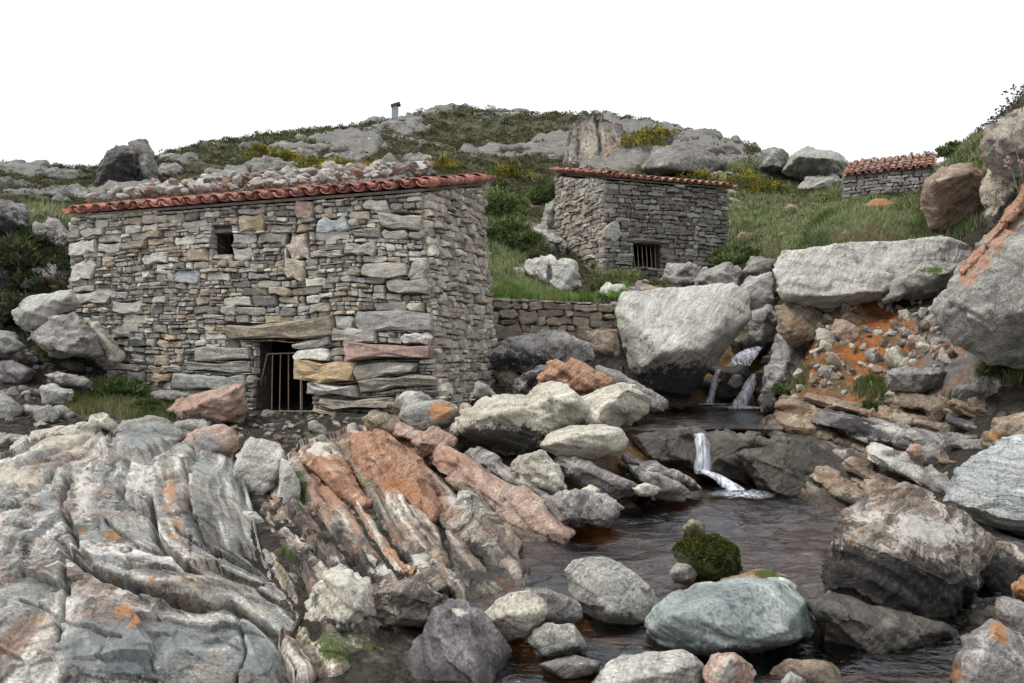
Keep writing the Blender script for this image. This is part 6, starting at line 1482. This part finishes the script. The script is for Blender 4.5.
dark_pal = [(.035, .048, .024), (.055, .072, .034), (.08, .088, .042), (.03, .034, .02), (.09, .075, .045)]
for k, (px, py, Y, rd, hg) in enumerate(((12, 300, 14.2, .9, .9), (48, 300, 14.0, .8, 1.0), (30, 262, 15.2, .9, .8), (62, 270, 14.8, .7, .9), (-25, 290, 14.5, 1.0, 1.0), (58, 238, 16, .7, .6), (20, 335, 12.8, .7, .5), (60, 325, 12.6, .6, .5))):
    b = P(px, py, Y); b[2] = gz(b[0], b[1])[0] - .05; rd *= .72; hg *= .6
    bush(['dark bush at the left edge behind the long leaning slab', 'dark bush touching the left end of the near hut', 'upper dark bush in the thicket left of the hut eave', 'dark bush right under the left eave corner of the near hut', 'dark bush cut by the left picture edge', 'small dark bush highest in the thicket left of the near hut', 'low dark bush in the hollow under the leaning slab', 'low dark bush between the rounded layered boulder and the hut'][k], 'dark thicket left of the near hut', b, rd, hg, dark_pal, 200 + k, leaf=.13)
yel = [(.20, .17, .03), (.13, .13, .035), (.30, .24, .03), (.08, .09, .03), (.10, .11, .04)]
for k, (px, py, rd) in enumerate(((262, 158, .9), (285, 162, .8), (318, 172, 1.1), (345, 172, 1.0), (372, 170, .9), (440, 172, 1.0), (492, 186, .7), (515, 205, .7), (508, 178, 1.0), (700, 186, 1.2), (740, 190, 1.2), (765, 196, 1.0), (640, 148, 1.0), (655, 140, .9), (900, 188, .4), (540, 196, .7))):
    b = ground_at(px, py, 15, 90)
    if b is None: continue
    rd *= b[1] / 36
    bush('yellow tinged gorse bush on the heath of the hillside', 'gorse bushes on the hillside', b - np.array([0, 0, .1]), rd, rd * .6, yel, 300 + k, n=30, per=34, leaf=.12 * b[1] / 36, name='gorse_bush')
grn = [(.07, .10, .035), (.10, .14, .05), (.14, .17, .075), (.05, .075, .03)]
for k, (px, py, Y, rd, lab) in enumerate(((872, 396, 10.4, .20, 'grey green grass tuft growing on the right bank ledge under the rubble'), (789, 382, 12.0, .22, 'pale green tuft beside the upper waterfall on the right bank'), (1000, 384, 8.8, .2, 'leafy grey green plant at the right edge under the huge leaning boulder'), (120, 398, 10.9, .35, 'green herb clump in front of the bottom left corner of the near hut'), (150, 410, 10.2, .25, 'olive green herb clump above the grey eye of the whaleback'), (68, 368, 12, .3, 'yellow green herb clump in the hollow left of the near hut'),
                                   (505, 262, 19, .8, 'green bush on the slope beside the near hut side wall'), (497, 232, 22, 1.0, 'upper green bush on the slope beside the near hut'), (608, 290, 17.6, .35, 'olive bush beside the pale rocks before the middle hut'), (736, 262, 20, .7, 'dark green bush at the right corner of the middle hut'), (955, 160, 17, .35, 'wind cut green bush on the grassy knoll of the right skyline'), (548, 190, 30, 1.0, 'dark green bush at the upper left corner of the middle hut'))):
    b = P(px, py, Y); b[2] = gz(b[0], b[1])[0] - .03
    bush(lab, None, b, rd, rd * .75, grn, 400 + k, n=44, per=60, leaf=.07 * rd + .035, name='herb_clump' if rd < .5 else 'bush', cat='plant')
# dry seed heads against the sky at the right edge
for k, (px, py, Y, h) in enumerate(((996, 128, 11.0, .22), (1008, 118, 11.0, .3), (1016, 112, 10.9, .34), (1003, 122, 11.1, .26), (1022, 108, 10.9, .36), (986, 132, 11.3, .16), (1019, 190, 8.3, .5), (1026, 190, 8.3, .6))):
    b = P(px, py + 4, Y); r = random.Random(k + 60)
    root = empty('seed_plant', tuple(b), 'dry seed head plant on the crag at the upper right edge' if k < 6 else 'pale feathery plant behind the rust red slab at the right edge', 'plant', 'dry plants on the right skyline' if k < 6 else 'pale feathery plants at the right edge')
    st = MB(); hd = MB()
    for q in range(4):
        tip = b + np.array([r.uniform(-.14, .16), r.uniform(-.08, .08), h * r.uniform(.6, 1.1)])
        st.tube([b, (b + tip) / 2 + np.array([r.uniform(-.02, .02), 0, .02]), tip], [.004, .003, .002], 4)
        hd = MB()
        for w in range(7):
            c = tip + np.array([r.uniform(-.035, .035), r.uniform(-.03, .03), r.uniform(-.05, .03)])
            hd.box(c, np.array([r.uniform(.006, .014), .004, 0]), np.array([0, .008, .003]), np.array([.003, 0, r.uniform(.005, .012)]), (.07, .05, .045) if k < 6 else (.36, .26, .20))
        hd.build('seed_head', M['leaf'], root, tinted=True)
    st.build('stem', M['wood'], root)

# ------------------------------------------------------------------ post on the skyline
ys = np.linspace(50, 80, 200); zs = gz((395 - 512) / F * ys, ys); kq = int(np.argmax((zs - CZ) / ys))
b = np.array([(395 - 512) / F * ys[kq], ys[kq], zs[kq] - .15]); zt = b[2] + 1.0
root = empty('lookout_post', tuple(b), 'small box like grey post with a dark slanting cap standing alone on the skyline', 'post')
m = MB(); hh = (zt - b[2]) / 2
m.box(b + np.array([0, 0, hh]), np.array([.24, 0, 0]), np.array([0, .22, 0]), np.array([0, 0, hh])); m.build('body', M['post'], root)
m = MB(); m.box(b + np.array([.06, 0, 2 * hh + .12]), np.array([.36, 0, .11]), np.array([0, .3, 0]), np.array([-.02, 0, .10])); m.build('cap', M['postcap'], root)

# ------------------------------------------------------------------ sky, light, camera
w = bpy.data.worlds.new('World'); scene.world = w; w.use_nodes = True
nt = w.node_tree; bg = nt.nodes['Background']
sky = nt.nodes.new('ShaderNodeTexSky'); sky.sky_type = 'NISHITA'; sky.sun_disc = False
EL, AZ = math.radians(52), math.radians(-62)      # sun behind the cloud, high and to the left
sky.sun_elevation = EL; sky.sun_rotation = AZ; sky.dust_density = 4; sky.air_density = 1.5
tc = nt.nodes.new('ShaderNodeTexCoord')
cl = nt.nodes.new('ShaderNodeTexNoise'); cl.inputs['Scale'].default_value = 1.6; cl.inputs['Detail'].default_value = 5
nt.links.new(tc.outputs['Generated'], cl.inputs['Vector'])
rp = nt.nodes.new('ShaderNodeValToRGB'); nt.links.new(cl.outputs['Fac'], rp.inputs[0])
rp.color_ramp.elements[0].position = .40; rp.color_ramp.elements[0].color = (.86, .885, .91, 1)
rp.color_ramp.elements[1].position = .62; rp.color_ramp.elements[1].color = (1, 1, 1, 1)
gain = nt.nodes.new('ShaderNodeVectorMath'); gain.operation = 'SCALE'; gain.inputs['Scale'].default_value = 8.6
nt.links.new(rp.outputs[0], gain.inputs[0])
sx = nt.nodes.new('ShaderNodeSeparateXYZ'); nt.links.new(tc.outputs['Generated'], sx.inputs[0])
mr = nt.nodes.new('ShaderNodeMapRange'); nt.links.new(sx.outputs[2], mr.inputs[0])      # overcast: brighter overhead than at the horizon
mr.inputs[1].default_value = 0; mr.inputs[2].default_value = 1; mr.inputs[3].default_value = 5.5; mr.inputs[4].default_value = 9.6
nt.links.new(mr.outputs[0], gain.inputs['Scale'])
mx = nt.nodes.new('ShaderNodeMix'); mx.data_type = 'RGBA'; mx.inputs[0].default_value = .93
nt.links.new(sky.outputs[0], mx.inputs[6]); nt.links.new(gain.outputs[0], mx.inputs[7])
nt.links.new(mx.outputs[2], bg.inputs['Color']); bg.inputs['Strength'].default_value = .1
sun = bpy.data.objects.new('sun', bpy.data.lights.new('sun', 'SUN')); col.objects.link(sun)
sun.data.energy = 1.5; sun.data.angle = math.radians(14); sun.data.color = (1, .96, .90)
d = np.array([math.sin(AZ) * math.cos(EL), -.35 * math.cos(EL), math.sin(EL)])
import mathutils
sun.rotation_euler = mathutils.Vector(d).to_track_quat('Z', 'Y').to_euler()
sky.sun_rotation = math.atan2(d[0], d[1]); sky.sun_elevation = math.asin(d[2] / np.linalg.norm(d))

cam = bpy.data.objects.new('camera', bpy.data.cameras.new('camera')); col.objects.link(cam)
cam.location = (0, 0, CZ); cam.rotation_euler = (math.pi / 2, 0, 0)
cam.data.sensor_width = 36; cam.data.lens = 36 * F / 1024; cam.data.shift_y = (H0 - 341.5) / 1024
cam.data.clip_start = .1; cam.data.clip_end = 2000
scene.camera = cam
scene.view_settings.view_transform = 'Standard'; scene.view_settings.look = 'None'; scene.view_settings.gamma = 1; scene.view_settings.exposure = 1.0
scene.cycles.max_bounces = 6; scene.cycles.transparent_max_bounces = 8; scene.cycles.use_denoising = True
